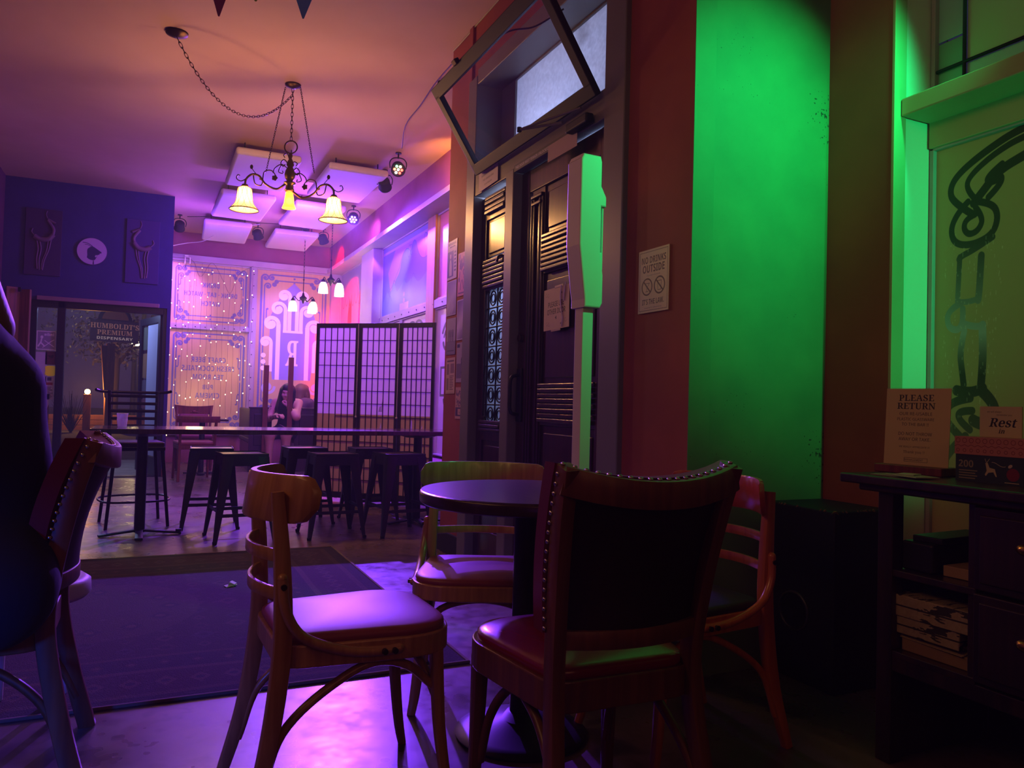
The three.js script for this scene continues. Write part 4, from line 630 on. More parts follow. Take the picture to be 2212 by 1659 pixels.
const chipped = dataTex(512, (u, v) => { const a = fbm(u, v, 7, 22, 5, 301), l = Math.abs((v * 4) % 1 - 0.5) > 0.47; return a > 0.64 || l ? [38, 32, 24] : mixc([168, 152, 112], [142, 126, 90], fbm(u, v, 40, 40, 3, 305)); }, true, 3);
tag(obj('weathered_box', [rbox(0.34, 0.062, 0.25, 0.003, 2.17, 0.462, -1.52)], mat(0xffffff, 0.75, { map: chipped })), 'weathered white box, topmost in the stack on the lower console shelf', 'box', 'weathered boxes on the lower shelf');
tag(obj('weathered_box', [rbox(0.33, 0.05, 0.225, 0.003, 2.17, 0.4055, -1.535)], mat(0xffffff, 0.75, { map: chipped })), 'weathered white box, second in the stack on the lower console shelf', 'box', 'weathered boxes on the lower shelf');
tag(obj('paper_stack', Array.from({ length: 5 }, (_, i) => rbox(0.3, 0.002, 0.215, 0.0008, 2.165 + i * 0.004, 0.3672 + i * 0.0019, -1.52 - i * 0.004, 0, 0.03 * i - 0.04)), mat(0xa8946a, 0.8)), 'thin splayed sheaf of papers under the weathered boxes', 'papers');
tag(obj('cardboard_box', [rbox(0.3, 0.036, 0.22, 0.003, 2.17, 0.348, -1.5)], mat(0x94784e, 0.8)), 'flat brown carton at the bottom of the lower console shelf', 'box');
for (const o of scene.children) if (/^(framed_label|game_box|paperback|red_book|torn_booklet|weathered_box|paper_stack|cardboard_box)/.test(o.name)) o.position.z += 0.045;
// black cabinet loudspeaker in the corner
{
  const t = thing('floor_speaker', 'black carpeted cabinet loudspeaker with a chipped top in the corner beside the console', 'loudspeaker', [2.4, 0, -2.19], W_);
  const body = (() => { const t2 = dataTex(256, (u, v) => { const n = fbm(u, v, 60, 60, 3, 321) * 16; return [10 + n, 11 + n, 10 + n]; }, true, 3); return mat(0xffffff, 0.55, { map: t2, bumpMap: t2, bumpScale: 0.001 }); })();
  const w = 0.34, d = 0.3, h = 0.66;
  obj('cabinet', [rbox(w, h, d, 0.008, 0, h / 2, 0)], body, t);
  obj('port', [ring(0.07, 0.007, -0.02, 0.26, d / 2, 0, 0, 0, 10, 40)], mat(0x3a3a3c, 0.25), t);
  obj('driver', [lathe([[0, 0.0], [0.03, 0.012], [0.06, 0.004], [0.064, 0.012], [0.068, 0.012]], 32).rotateX(Math.PI / 2).translate(-0.02, 0.26, d / 2 - 0.004)], M.black, t);
  const cg = []; for (let i = 0; i < 26; i++) { const s = rnd(); cg.push(place(new THREE.TetrahedronGeometry(0.003 + rnd() * 0.006), s < 0.5 ? -w / 2 + s * 2 * w : w / 2 - 0.001, h - 0.001, s < 0.5 ? d / 2 - 0.002 : (rnd() - 0.5) * d)); }
  cg.push(place(new THREE.TetrahedronGeometry(0.018).scale(1, 0.6, 1), w / 2 - 0.006, h - 0.004, d / 2 - 0.006));
  obj('chipped_edge', cg.map(boxUV), mat(0x9a7a44, 0.8), t).userData.kind = 'stuff';
}
tag(obj('charger_box', [rbox(0.07, 0.045, 0.12, 0.005, 1.72, 0.0225, -2.3, 0, 0.4)], mat(0xb8c8a8, 0.5)), 'small pale box on the floor under the orange bentwood chair', 'box');
// ------------------------------------------------------------------ rug, long table, metal stools, paper screen
{
  const tex = canvasTex(1024, 1024, (c, W, H) => {
    c.fillStyle = '#3a2420'; c.fillRect(0, 0, W, H); const motif = (x, y, r, a, b) => { c.fillStyle = a; c.beginPath(); c.moveTo(x, y - r); c.lineTo(x + r * 0.7, y); c.lineTo(x, y + r); c.lineTo(x - r * 0.7, y); c.fill(); c.fillStyle = b; c.beginPath(); c.arc(x, y, r * 0.3, 0, 7); c.fill(); };
    const bands = [[0, '#2a1c1c'], [26, '#6b5138'], [38, '#4a2420'], [120, '#7a6044'], [132, '#2c2224'], [190, '#6b5138'], [200, '#3c211e']]; for (const [i, col] of bands) { c.fillStyle = col; c.fillRect(i, i, W - 2 * i, H - 2 * i); }
    for (let k = 0; k < 22; k++) { const q = 60 + k * 43; for (const [x, y] of [[q, 79], [q, H - 79], [79, q], [W - 79, q]]) motif(x, y, 20, '#7d6746', '#33203a'); for (const [x, y] of [[q, 161], [q, H - 161], [161, q], [W - 161, q]]) motif(x, y, 13, '#5a3a2c', '#8a7350'); }
    for (let j = 0; j < 11; j++) for (let i = 0; i < 11; i++) motif(236 + i * 55, 236 + j * 55, 16 + (i + j) % 3 * 5, ['#54342a', '#4c3a40', '#6a4c38'][(i * 2 + j) % 3], '#2a1a1c');
    c.fillStyle = '#5c4434'; c.beginPath(); c.ellipse(W / 2, H / 2, 170, 210, 0, 0, 7); c.fill(); for (let a = 0; a < 12; a++) motif(W / 2 + Math.cos(a / 6 * 3.14) * 120, H / 2 + Math.sin(a / 6 * 3.14) * 150, 26, '#3a2430', '#7d6746');
    c.globalAlpha = 0.62; c.fillStyle = '#1c1214'; c.fillRect(0, 0, W, H);
    c.globalAlpha = 0.22; for (let i = 0; i < 5000; i++) { c.fillStyle = rnd() < 0.6 ? '#120c10' : '#8a7a70'; c.fillRect(rnd() * W, rnd() * H, 2 + rnd() * 9, 1 + rnd() * 2); }
  });
  const w = 2.72, d = 2.5, g = new THREE.PlaneGeometry(w, d, 60, 60).rotateX(-Math.PI / 2), p = g.attributes.position; for (let i = 0; i < p.count; i++) p.setY(i, 0.007 + 0.003 * Math.sin(p.getX(i) * 7) * Math.sin(p.getZ(i) * 9));
  const fuzz = dataTex(256, (u, v) => { const n = 255 * fbm(u, v, 60, 60, 3, 331); return [n, n, n]; }, false, 14);
  const o = thing('rug', 'worn dark patterned oriental rug on the floor in front of the long table', 'rug', [-0.2, 0.001, -4.06]);
  obj('pile', g, mat(0xffffff, 0.95, { map: tex, bumpMap: fuzz, bumpScale: 0.003 }), o);
  obj('binding', [rspan(-w / 2 - 0.008, w / 2 + 0.008, 0, 0.012, d / 2 - 0.006, d / 2 + 0.008, 0.004), rspan(-w / 2 - 0.008, w / 2 + 0.008, 0, 0.012, -d / 2 - 0.008, -d / 2 + 0.006, 0.004), rspan(w / 2 - 0.006, w / 2 + 0.008, 0, 0.012, -d / 2, d / 2, 0.004), rspan(-w / 2 - 0.008, -w / 2 + 0.006, 0, 0.012, -d / 2, d / 2, 0.004)], mat(0x6a5a50, 0.9), o);
}
tag(obj('paper_scrap', [place(rbox(0.06, 0.004, 0.035, 0.001, 0, 0, 0), 0.42, 0.016, -4.35, 0.1, 0.3, 0.12), place(rbox(0.03, 0.02, 0.03, 0.001, 0, 0, 0), 0.43, 0.02, -4.355, 0.5, 1, 0.12)], mat(0xb8a8b0, 0.7)), 'small crumpled paper scrap lying on the rug', 'paper');
{
  const t = thing('long_table', 'long dark table on black steel posts with the metal stools around it', 'table', [0, 0, -6.2]);
  const edge = (x) => 0.004 * Math.sin(x * 9) + 0.003 * Math.sin(x * 23); const p = []; for (let i = 0; i <= 40; i++) { const x = -0.36 + i * 2.72 / 40; p.push([x, -0.3 + edge(x)]); } for (let i = 40; i >= 0; i--) { const x = -0.36 + i * 2.72 / 40; p.push([x, 0.3 + edge(x + 3)]); }
  const g = plate(poly(p), 0.035, 0.004).rotateX(Math.PI / 2); obj('tabletop', [boxUV(g.translate(0, 0.777, 0))], woodMat(0x3a2620, 0x543828, 66, 0.2, { clearcoat: 0.8, clearcoatRoughness: 0.12 }), t);
  for (const x of [-0.04, 2.05]) {
    obj('post', [cyl(0.036, 0.036, 0.7, x, 0.37, 0, 24)], M.black, t);
    obj('mounting_plate', [lathe([[0, 0.715], [0.1, 0.715], [0.17, 0.735], [0.175, 0.741], [0, 0.741]], 40, x, 0, 0)], M.black, t);
    obj('foot', [sweep([[x - 0.26, 0.012, 0.06], [x - 0.08, 0.03, 0.02], [x, 0.034, 0], [x + 0.08, 0.03, 0.02], [x + 0.28, 0.012, 0.04]], 0.05, 0.016, 24, [0, 1, 0], 0.4), sweep([[x, 0.012, -0.27], [x, 0.032, 0], [x, 0.012, 0.27]], 0.05, 0.016, 16, [0, 1, 0], 0.4), cyl(0.02, 0.022, 0.02, x + 0.26, 0.028, 0.04, 14)], M.black, t);
  }
}
{
  const t = thing('plastic_cup', 'translucent plastic cup standing on the left end of the long table', 'cup', [-0.178, 0.778, -6.2]);
  const ribs = []; for (let i = 0; i < 24; i++) { const a = i / 12 * Math.PI; ribs.push(rod([Math.cos(a) * 0.0285, 0.004, Math.sin(a) * 0.0285], [Math.cos(a) * 0.035, 0.06, Math.sin(a) * 0.035], 0.0008, 0.0008, 4)); }
  obj('cup_wall', [lathe([[0, 0.001], [0.028, 0.001], [0.037, 0.095], [0.038, 0.097]], 36)], phys(0xe8e0f0, 0.35, { transmission: 0.55, thickness: 0 }), t);
  obj('rim', [ring(0.0375, 0.0014, 0, 0.097, 0, Math.PI / 2)], phys(0xffffff, 0.2), t); obj('rib', ribs, phys(0xf0e8f8, 0.3), t).userData.kind = 'stuff';
}
const stoolMat = mat(0x3c3a46, 0.4, { metalness: 0.65 }), stoolSeat = woodMat(0x2a1c18, 0x3f2a20, 68, 0.3, { clearcoat: 0.4, clearcoatRoughness: 0.2 });
function metalStool() {
  const t = thing('metal_stool', '', 'stool');
  const h = 0.605, s = 0.155, f = 0.208;
  obj('seat', [rbox(2 * s, 0.012, 2 * s, 0.006, 0, h, 0), rbox(2 * s - 0.05, 0.006, 2 * s - 0.05, 0.003, 0, h - 0.006, 0)], stoolSeat, t);
  obj('seat_rim', [rspan(-s, s, h - 0.075, h + 0.012, s - 0.006, s + 0.002, 0.003), rspan(-s, s, h - 0.075, h + 0.012, -s - 0.002, -s + 0.006, 0.003), rspan(s - 0.006, s + 0.002, h - 0.075, h + 0.012, -s, s, 0.003), rspan(-s - 0.002, -s + 0.006, h - 0.075, h + 0.012, -s, s, 0.003)], stoolMat, t);
  for (const [x, z] of [[1, 1], [1, -1], [-1, 1], [-1, -1]]) {      // folded tapering channel legs
    const pos = [], idx = [], n = 8; for (let i = 0; i <= n; i++) { const q = i / n, y = (h - 0.01) * (1 - q), k = s + (f - s) * q, w = (0.075 - 0.055 * q); for (const [ax, az] of [[k + 0.004, k - w], [k + 0.006, k - 0.012], [k + 0.003, k + 0.003], [k - 0.012, k + 0.006], [k - w, k + 0.004], [k - w, k - 0.002], [k - 0.008, k - 0.008], [k - 0.002, k - w]]) pos.push(ax * x, y, az * z); }
    for (let i = 0; i < n; i++) for (let k = 0; k < 8; k++) { const a = i * 8 + k, b = i * 8 + (k + 1) % 8; idx.push(a, a + 8, b, b, a + 8, b + 8); }
    idx.push(0, 1, 2, 0, 2, 6, 0, 6, 7, 2, 3, 4, 2, 4, 6, 4, 5, 6); const o = n * 8; idx.push(o, o + 2, o + 1, o, o + 6, o + 2, o, o + 7, o + 6, o + 2, o + 4, o + 3, o + 2, o + 6, o + 4, o + 4, o + 6, o + 5);
    const g = new THREE.BufferGeometry(); g.setAttribute('position', new THREE.Float32BufferAttribute(pos, 3)); g.setIndex(idx);
    const leg = obj('leg', [boxUV(toCreasedNormals(g, 0.6))], stoolMat, t); obj('rubber_foot', [rbox(0.024, 0.02, 0.024, 0.004, x * (f - 0.004), 0.01, z * (f - 0.004))], M.blackRough, leg);
  }
  const b = 0.19, k = s + (f - s) * (1 - b / h) - 0.006; each('brace', [rspan(-k, k, b - 0.012, b + 0.012, k - 0.003, k + 0.001, 0.001), rspan(-k, k, b - 0.012, b + 0.012, -k - 0.001, -k + 0.003, 0.001), rspan(k - 0.003, k + 0.001, b + 0.018, b + 0.042, -k, k, 0.001), rspan(-k - 0.001, -k + 0.003, b + 0.018, b + 0.042, -k, k, 0.001)], stoolMat, t);
  return t;
}
const stool0 = metalStool();
const G = 'metal stools along the long table';
[[0.612, -5.87, 0.1, 'dark metal stool in front of the long table, leftmost of the front row'], [0.45, -6.47, -0.05, 'dark metal stool behind the long table, left of the seated woman'], [1.26, -5.83, 0.03, 'dark metal stool in front of the long table, middle of the front row'], [1.17, -6.5, 0.05, 'dark metal stool behind the long table, beneath the seated woman'], [1.76, -5.78, 0.12, 'dark metal stool in front of the long table, rightmost of the front row'], [1.7, -6.42, 0.0, 'dark metal stool behind the long table, in front of the paper screen']].forEach(([x, z, a, l], i) => { if (i) dup(stool0, [x, 0, z], a, l, G); else { stool0.position.set(x, 0, z); stool0.rotation.y = a; tag(stool0, l, 'stool', G); } });
{ // the stool with a slatted back at the left end of the table
  const t = thing('bar_chair', 'black bar chair with a slatted back at the left end of the long table', 'chair', [-0.09, 0, -6.72], 0.15);
  obj('seat', [rbox(0.36, 0.04, 0.36, 0.012, 0, 0.63, 0)], M.leatherDark, t); obj('seat_frame', [rbox(0.37, 0.03, 0.37, 0.006, 0, 0.598, 0)], M.darkSteel, t);
  for (const [x, z] of [[1, 1], [1, -1], [-1, 1], [-1, -1]]) obj('leg', [rod([x * 0.165, 0.6, z * 0.165], [x * 0.215, 0, z * 0.215], 0.014, 0.012)], M.darkSteel, t);
  obj('foot_ring', [tube([[0.2, 0.2, 0.2], [-0.2, 0.2, 0.2], [-0.2, 0.2, -0.2], [0.2, 0.2, -0.2]], 0.008, 60, 6, true)], M.darkSteel, t);
  for (const s of [-1, 1]) obj('back_post', [rod([s * 0.165, 0.6, -0.17], [s * 0.175, 1.04, -0.22], 0.013)], M.darkSteel, t);
  obj('top_rail', [tube([[-0.275, 1.045, -0.19], [-0.24, 1.035, -0.22], [0, 1.03, -0.25], [0.24, 1.035, -0.22], [0.275, 1.045, -0.19]], 0.012, 30, 8)], M.darkSteel, t);
  for (let i = 0; i < 5; i++) obj('back_slat', [sweep([[-0.172, 0.76 + i * 0.06, -0.19], [0, 0.76 + i * 0.06, -0.225], [0.172, 0.76 + i * 0.06, -0.19]], 0.012, 0.024, 12, [0, 1, 0], 0.3)], M.darkSteel, t);
}
{ // folding paper screen: three panels of frame, lattice bars and paper
  const t = thing('shoji_screen', 'three-panel folding paper screen with black lattice and torn paper', 'screen', [0, 0, 0]);
  const frame = mat(0x1a1420, 0.4), paper = phys(0xe4d8d4, 0.9, { transmission: 0.55, thickness: 0, side: THREE.DoubleSide }), beige = phys(0xc8b090, 0.9, { transmission: 0.35, thickness: 0 });
  const P = [[1.5, -7.87], [1.86, -7.56], [2.19, -7.27], [2.46, -6.98]], H = 1.78, fw = 0.032;
  for (let k = 0; k < 3; k++) {
    const [x0, z0] = P[k], [x1, z1] = P[k + 1], w = Math.hypot(x1 - x0, z1 - z0) - 0.006;
    const p = obj('panel', [rspan(0, fw, 0, H, -0.01, 0.01, 0.002), rspan(w - fw, w, 0, H, -0.01, 0.01, 0.002), rspan(fw, w - fw, H - 0.045, H, -0.01, 0.01, 0.002), rspan(fw, w - fw, 0.04, 0.1, -0.01, 0.01, 0.002)], frame, t);
    p.position.set(x0, 0, z0); p.rotation.y = -Math.atan2(z1 - z0, x1 - x0);
    const nx = 6, ny = 13, cw = (w - 2 * fw) / nx, y0 = 0.1, y1 = H - 0.045, ch = (y1 - y0) / ny;
    for (let i = 1; i < nx; i++) obj('lattice_bar', [box(0.006, y1 - y0, 0.01, fw + i * cw, (y0 + y1) / 2, 0.004)], frame, p);
    for (let j = 1; j < ny; j++) { const broken = [[5, 6, 8], [5], [3]][k].includes(j), xa = broken ? fw + cw * 3 : fw; obj('lattice_bar', [box(w - fw - xa, 0.006, 0.01, (xa + w - fw) / 2, y0 + j * ch, 0.004)], frame, p); }
    // upper sheet, with a torn hole in the middle panel; lower repair sheets in a browner paper
    const yb = y0 + ch * 6.15, sheetShape = poly([[fw, yb], [w - fw, yb], [w - fw, y1], [fw, y1]], k === 1 ? [[[fw + cw * 3.15, yb + 0.03], [fw + cw * 4.0, yb + 0.03], [fw + cw * 4.05, yb + 0.13], [fw + cw * 3.8, yb + 0.14], [fw + cw * 3.7, yb + 0.09], [fw + cw * 3.3, yb + 0.08]]] : []);
    obj('paper', [plate(sheetShape, 0.001, 0).translate(0, 0, -0.006)], paper, p);
    const holes = k === 2 ? [[[fw + cw * 2.0, y0 + ch * 5.1], [fw + cw * 2.35, y0 + ch * 5.1], [fw + cw * 2.3, y0 + ch * 5.7], [fw + cw * 2.12, y0 + ch * 5.9]], [[fw + cw * 4.1, y0 + ch * 5.0], [fw + cw * 4.4, y0 + ch * 4.95], [fw + cw * 4.3, y0 + ch * 5.5]]] : k === 1 ? [[[fw + cw * 3.3, y0 + ch * 4.8], [fw + cw * 3.8, y0 + ch * 4.7], [fw + cw * 3.7, y0 + ch * 5.6]]] : [];
    obj('lower_paper', [plate(poly([[fw, y0], [w - fw, y0], [w - fw, yb], [fw, yb]], holes), 0.001, 0).translate(0, 0, -0.007)], beige, p);
    if (k) each('hinge', [rbox(0.02, 0.06, 0.024, 0.003, -0.002, 1.5, 0), rbox(0.02, 0.06, 0.024, 0.003, -0.002, 0.3, 0)], M.bronze, p);
    if (k) { obj('pull_cord', [rod([-0.004, 1.77, 0.016], [-0.004, 0.86, 0.02], 0.003, 0.003, 6), ball(0.011, -0.004, 0.85, 0.02)], mat(0xc8b8d0, 0.4), p); }
  }
}
// ------------------------------------------------------------------ people: one smooth surface from tapered bones
function bonesMesh(bones, lo, hi, cell, k = 0.03) {       // bones: [a, b, ra, rb]
  const size = Math.max(hi[0] - lo[0], hi[1] - lo[1], hi[2] - lo[2]) / 2, n = Math.ceil(2 * size / cell) + 4, c = [0, 1, 2].map((i) => (lo[i] + hi[i]) / 2);
  const mc = new MarchingCubes(n, new THREE.MeshBasicMaterial(), false, false, 400000); mc.isolation = 0;
  const B = bones.map(([a, b, ra, rb]) => { const d = [b[0] - a[0], b[1] - a[1], b[2] - a[2]]; return { a, d, l: d[0] ** 2 + d[1] ** 2 + d[2] ** 2 || 1e-9, ra, rb }; });
  const h = n / 2;
  for (let z = 0; z < n; z++) for (let y = 0; y < n; y++) for (let x = 0; x < n; x++) {
    const p = [(x - h) / h * size * n / (n - 3) + c[0], (y - h) / h * size * n / (n - 3) + c[1], (z - h) / h * size * n / (n - 3) + c[2]]; let acc = 0, best = 9;
    for (const o of B) { const e = [p[0] - o.a[0], p[1] - o.a[1], p[2] - o.a[2]]; const t = Math.min(1, Math.max(0, (e[0] * o.d[0] + e[1] * o.d[1] + e[2] * o.d[2]) / o.l)); const q = Math.hypot(e[0] - o.d[0] * t, e[1] - o.d[1] * t, e[2] - o.d[2] * t) - (o.ra + (o.rb - o.ra) * t); if (q < best) best = q; if (q < 0.4) acc += Math.exp(-q / k); }
    mc.field[x + y * n + z * n * n] = acc > 0 ? k * Math.log(acc) : -best;
  }
  mc.update(); const m = mc.count ?? mc.geometry.drawRange.count, P = mc.positionArray.slice(0, m * 3), N = mc.normalArray.slice(0, m * 3), s = size * n / (n - 3);
  for (let i = 0; i < m * 3; i += 3) { P[i] = P[i] * s + c[0]; P[i + 1] = P[i + 1] * s + c[1]; P[i + 2] = P[i + 2] * s + c[2]; }
  const g = new THREE.BufferGeometry(); g.setAttribute('position', new THREE.BufferAttribute(P, 3)); g.setAttribute('normal', new THREE.BufferAttribute(N, 3));
  let w = mergeVertices(g.deleteAttribute('normal') && g, 1e-5); w.computeVertexNormals(); return boxUV(w);
}
const grown = (bones, g) => bones.map(([a, b, ra, rb]) => [a, b, ra + g, rb + g]);
const bounds = (bones, pad = 0.03) => { const lo = [9, 9, 9], hi = [-9, -9, -9]; for (const [a, b, ra, rb] of bones) for (const [p, r] of [[a, ra], [b, rb]]) for (let i = 0; i < 3; i++) { lo[i] = Math.min(lo[i], p[i] - r - pad); hi[i] = Math.max(hi[i], p[i] + r + pad); } return [lo, hi]; };
const fleshed = (bones, cell = 0.012, k = 0.02) => bonesMesh(bones, ...bounds(bones), cell, k);
// head with brow, nose, lips, chin and ears; faces +z, c = centre, tilted by the given turns
function headBones(c, yaw = 0, pitch = 0, roll = 0, s = 1) {
  const e = new THREE.Euler(pitch, yaw, roll, 'YXZ'), T = ([x, y, z]) => { const v = V(x * s, y * s, z * s).applyEuler(e); return [c[0] + v.x, c[1] + v.y, c[2] + v.z]; };
  const L = [[[0, 0.035, -0.02], [0, 0.03, 0.02], 0.078, 0.074], [[0, -0.02, 0.01], [0, -0.06, 0.045], 0.062, 0.042], [[0, -0.085, 0.062], [0, -0.088, 0.064], 0.022, 0.02], [[0, 0.005, 0.09], [0, -0.03, 0.103], 0.009, 0.013], [[-0.012, -0.033, 0.092], [0.012, -0.033, 0.092], 0.009, 0.009],
    [[-0.018, -0.056, 0.082], [0.018, -0.056, 0.082], 0.009, 0.009], [[-0.014, -0.066, 0.079], [0.014, -0.066, 0.079], 0.009, 0.009], [[-0.035, 0.022, 0.083], [-0.012, 0.02, 0.09], 0.01, 0.01], [[0.035, 0.022, 0.083], [0.012, 0.02, 0.09], 0.01, 0.01],
    [[-0.04, -0.03, 0.06], [-0.035, -0.035, 0.065], 0.022, 0.02], [[0.04, -0.03, 0.06], [0.035, -0.035, 0.065], 0.022, 0.02], [[-0.077, 0.012, -0.005], [-0.078, -0.022, 0.0], 0.011, 0.008], [[0.077, 0.012, -0.005], [0.078, -0.022, 0.0], 0.011, 0.008]];
  return { bones: L.map(([a, b, ra, rb]) => [T(a), T(b), ra * s, rb * s]), T };
}
function handBones(w, dir, palm, curl, s = 1, side = 1) {       // wrist point, pointing direction, palm normal, finger curl (radians per joint), side of the thumb
  const d = V(...dir).normalize(), n = V(...palm).addScaledVector(d, -V(...palm).dot(d)).normalize(), x = d.clone().cross(n).multiplyScalar(side), W = V(...w), A = (a, b, c) => W.clone().addScaledVector(d, a * s).addScaledVector(x, b * s).addScaledVector(n, c * s), arr = (v) => [v.x, v.y, v.z], out = [];
  out.push([arr(A(0.0, 0, 0)), arr(A(0.05, 0.012, 0)), 0.02 * s, 0.016 * s], [arr(A(0.0, 0, 0)), arr(A(0.075, -0.022, 0)), 0.018 * s, 0.012 * s], [arr(A(0.02, 0.02, 0)), arr(A(0.078, 0.026, 0)), 0.015 * s, 0.011 * s]);
  [[0.028, 0.078, 0.066], [0.009, 0.082, 0.074], [-0.01, 0.08, 0.068], [-0.027, 0.072, 0.052]].forEach(([off, root, len], f) => { let p = A(root, off, 0), a = curl * (0.8 + 0.15 * f); for (const q of [0.45, 0.32, 0.23]) { const e = p.clone().addScaledVector(d, Math.cos(a) * len * q * s).addScaledVector(n, Math.sin(a) * len * q * s); out.push([arr(p), arr(e), (0.0088 - q * 0 - f * 0.0004) * s, 0.0078 * s]); p = e; a += curl; } });
  let p = A(0.022, 0.024, 0.004); for (const [a, b, c] of [[0.026, 0.022, 0.012], [0.024, 0.008, 0.012], [0.02, 0.002, 0.008]]) { const e = p.clone().addScaledVector(d, a * s).addScaledVector(x, b * s).addScaledVector(n, c * s); out.push([arr(p), arr(e), 0.0105 * s, 0.009 * s]); p = e; }
  return out;
}
function strandHair(T, s, list, r = 0.012) {          // locks of hair: tapered tubes merged
  return list.map((pts) => { const q = pts.map((p) => T(p)); return tube(q, r, 14, 6); });
}
// ------------------------------------------------------------------ booth, chairs, string lights and people by the street windows
const skin = (c) => phys(c, 0.55, { sheen: 0.2 });
{
  const bench = (label, x0, x1, pos, side) => {
    const t = thing('booth_bench', label, 'bench', pos, 0), w = x1 - x0;
    obj('end_panel', [rspan(-w / 2, w / 2, 0, 0.87, -0.02, 0.02, 0.006), rspan(-w / 2 - 0.01, w / 2 + 0.01, 0.86, 0.885, -0.03, 0.03, 0.006)], M.darkWood, t);
    obj('inset', [rspan(-w / 2 + 0.06, w / 2 - 0.02, 0.36, 0.79, 0.018, 0.034, 0.012)], M.leatherDark, t);
    obj('seat', [rspan(-w / 2, w / 2, 0.38, 0.47, -1.3, -0.03, 0.03)], M.leatherDark, t); obj('backrest', [rspan(side * w / 2 - side * 0.06, side * w / 2, 0.45, 0.86, -1.3, -0.03, 0.02)], M.leatherDark, t); obj('base', [rspan(-w / 2 + 0.02, w / 2 - 0.02, 0, 0.39, -1.28, -0.03, 0.004)], M.darkWood, t);
    return t;
  };
  bench('dark booth bench end left of the seated woman', 1.22, 1.46, [1.34, 0, -10.95], -1);
  bench('dark booth bench end right of the seated woman, beside the paper screen', 1.8, 2.12, [1.98, 0, -10.95], 1);
  const post = (label, h, x, tilt) => { const t = thing('wooden_post', label, 'post', [x, 0, -10.86]); obj('shaft', [rbox(0.066, h, 0.05, 0.004, 0, h / 2, 0, 0, 0, tilt)], M.redWood, t); obj('cap', [rbox(0.068, 0.006, 0.052, 0.002, -Math.sin(tilt) * h / 2 * 0 , h + 0.001, 0, 0, 0, tilt)], M.redWood, t); };
  post('shorter red wooden post standing left of the seated woman', 1.45, 1.41, 0.0); post('taller red wooden post in front of the seated woman', 1.57, 1.735, 0);
  const t = thing('booth_table', 'dark pedestal table in the window booth', 'table', [1.56, 0, -11.45]); obj('tabletop', [rbox(0.2, 0.035, 0.8, 0.012, 0, 0.735, 0)], M.tableTop, t); obj('column', [cyl(0.04, 0.04, 0.7, 0, 0.36, -0.1)], M.black, t); obj('base', [rbox(0.3, 0.02, 0.3, 0.008, 0, 0.01, -0.1)], M.black, t);
}
{ // small dark table and two wooden chairs at the window
  const t = thing('cafe_table', 'small dark table between the two wooden chairs at the window', 'table', [0.62, 0, -10.75]); obj('tabletop', [rbox(0.6, 0.03, 0.55, 0.01, 0, 0.71, 0)], M.tableTop, t); obj('column', [cyl(0.035, 0.035, 0.68, 0, 0.35, 0)], M.black, t); obj('base', [rbox(0.42, 0.02, 0.08, 0.008, 0, 0.02, 0), rbox(0.08, 0.02, 0.42, 0.008, 0, 0.02, 0)], M.black, t);
  const a = thing('carved_chair', 'carved wooden chair with a crested cushioned back, facing the room at the window', 'chair', [0.56, 0, -11.45]), wd = M.redWood;
  for (const s of [-1, 1]) { obj('rear_post', [sweep([[s * 0.21, 0, -0.25], [s * 0.21, 0.45, -0.21], [s * 0.225, 0.86, -0.27]], 0.035, 0.04, 16, [0, 0, 1])], wd, a); obj('front_leg', [lathe([[0, 0], [0.016, 0], [0.024, 0.2], [0.018, 0.3], [0.03, 0.4], [0, 0.42]], 16, s * 0.21, 0, 0.19)], wd, a); }
  obj('seat_frame', [rbox(0.47, 0.06, 0.44, 0.01, 0, 0.4, -0.01)], wd, a); obj('seat', [rbox(0.46, 0.07, 0.43, 0.03, 0, 0.455, 0)], M.vinylPurple, a);
  const crest = new THREE.Shape(); crest.moveTo(-0.25, 0.88); crest.quadraticCurveTo(0, 0.845, 0.25, 0.88); crest.lineTo(0.235, 0.76); crest.bezierCurveTo(0.1, 0.76, 0.06, 0.7, 0, 0.7); crest.bezierCurveTo(-0.06, 0.7, -0.1, 0.76, -0.235, 0.76); crest.closePath();
  obj('crest_rail', [plate(crest, 0.03, 0.004).translate(0, 0, -0.28)], wd, a); obj('backrest', [rbox(0.38, 0.28, 0.04, 0.02, 0, 0.62, -0.25, -0.08)], M.vinylPurple, a);
  obj('carving', [ball(0.022, 0, 0.79, -0.25, 1.2, 0.9, 0.6), ...[-1, 1].flatMap((s) => [ball(0.014, s * 0.035, 0.785, -0.25, 1.6, 0.6, 0.5), ...Array.from({ length: 7 }, (_, i) => ball(0.007, s * (0.03 + i * 0.022), 0.715 + i * i * 0.0012, -0.246))])], wd, a);
  const b = thing('wooden_chair', 'plain red wooden chair with its back to the room, in front of the carved chair', 'chair', [0.5, 0, -10.1], Math.PI + 0.12);
  for (const s of [-1, 1]) { obj('rear_post', [sweep([[s * 0.21, 0, -0.26], [s * 0.195, 0.44, -0.2], [s * 0.2, 0.74, -0.25]], 0.03, 0.035, 16, [0, 0, 1])], wd, b); obj('front_leg', [rod([s * 0.19, 0.42, 0.18], [s * 0.2, 0, 0.2], 0.018, 0.014)], wd, b); }
  obj('top_rail', [sweep([[-0.24, 0.735, -0.235], [0, 0.735, -0.285], [0.24, 0.735, -0.235]], 0.025, 0.075, 20, [0, 1, 0])], wd, b); obj('back_slat', [sweep([[-0.2, 0.58, -0.215], [0, 0.58, -0.255], [0.2, 0.58, -0.215]], 0.014, 0.035, 16, [0, 1, 0])], wd, b);
  obj('seat', [rbox(0.43, 0.045, 0.42, 0.02, 0, 0.445, 0)], M.vinylPurple, b); obj('seat_frame', [rbox(0.42, 0.05, 0.41, 0.01, 0, 0.4, 0)], wd, b);
}
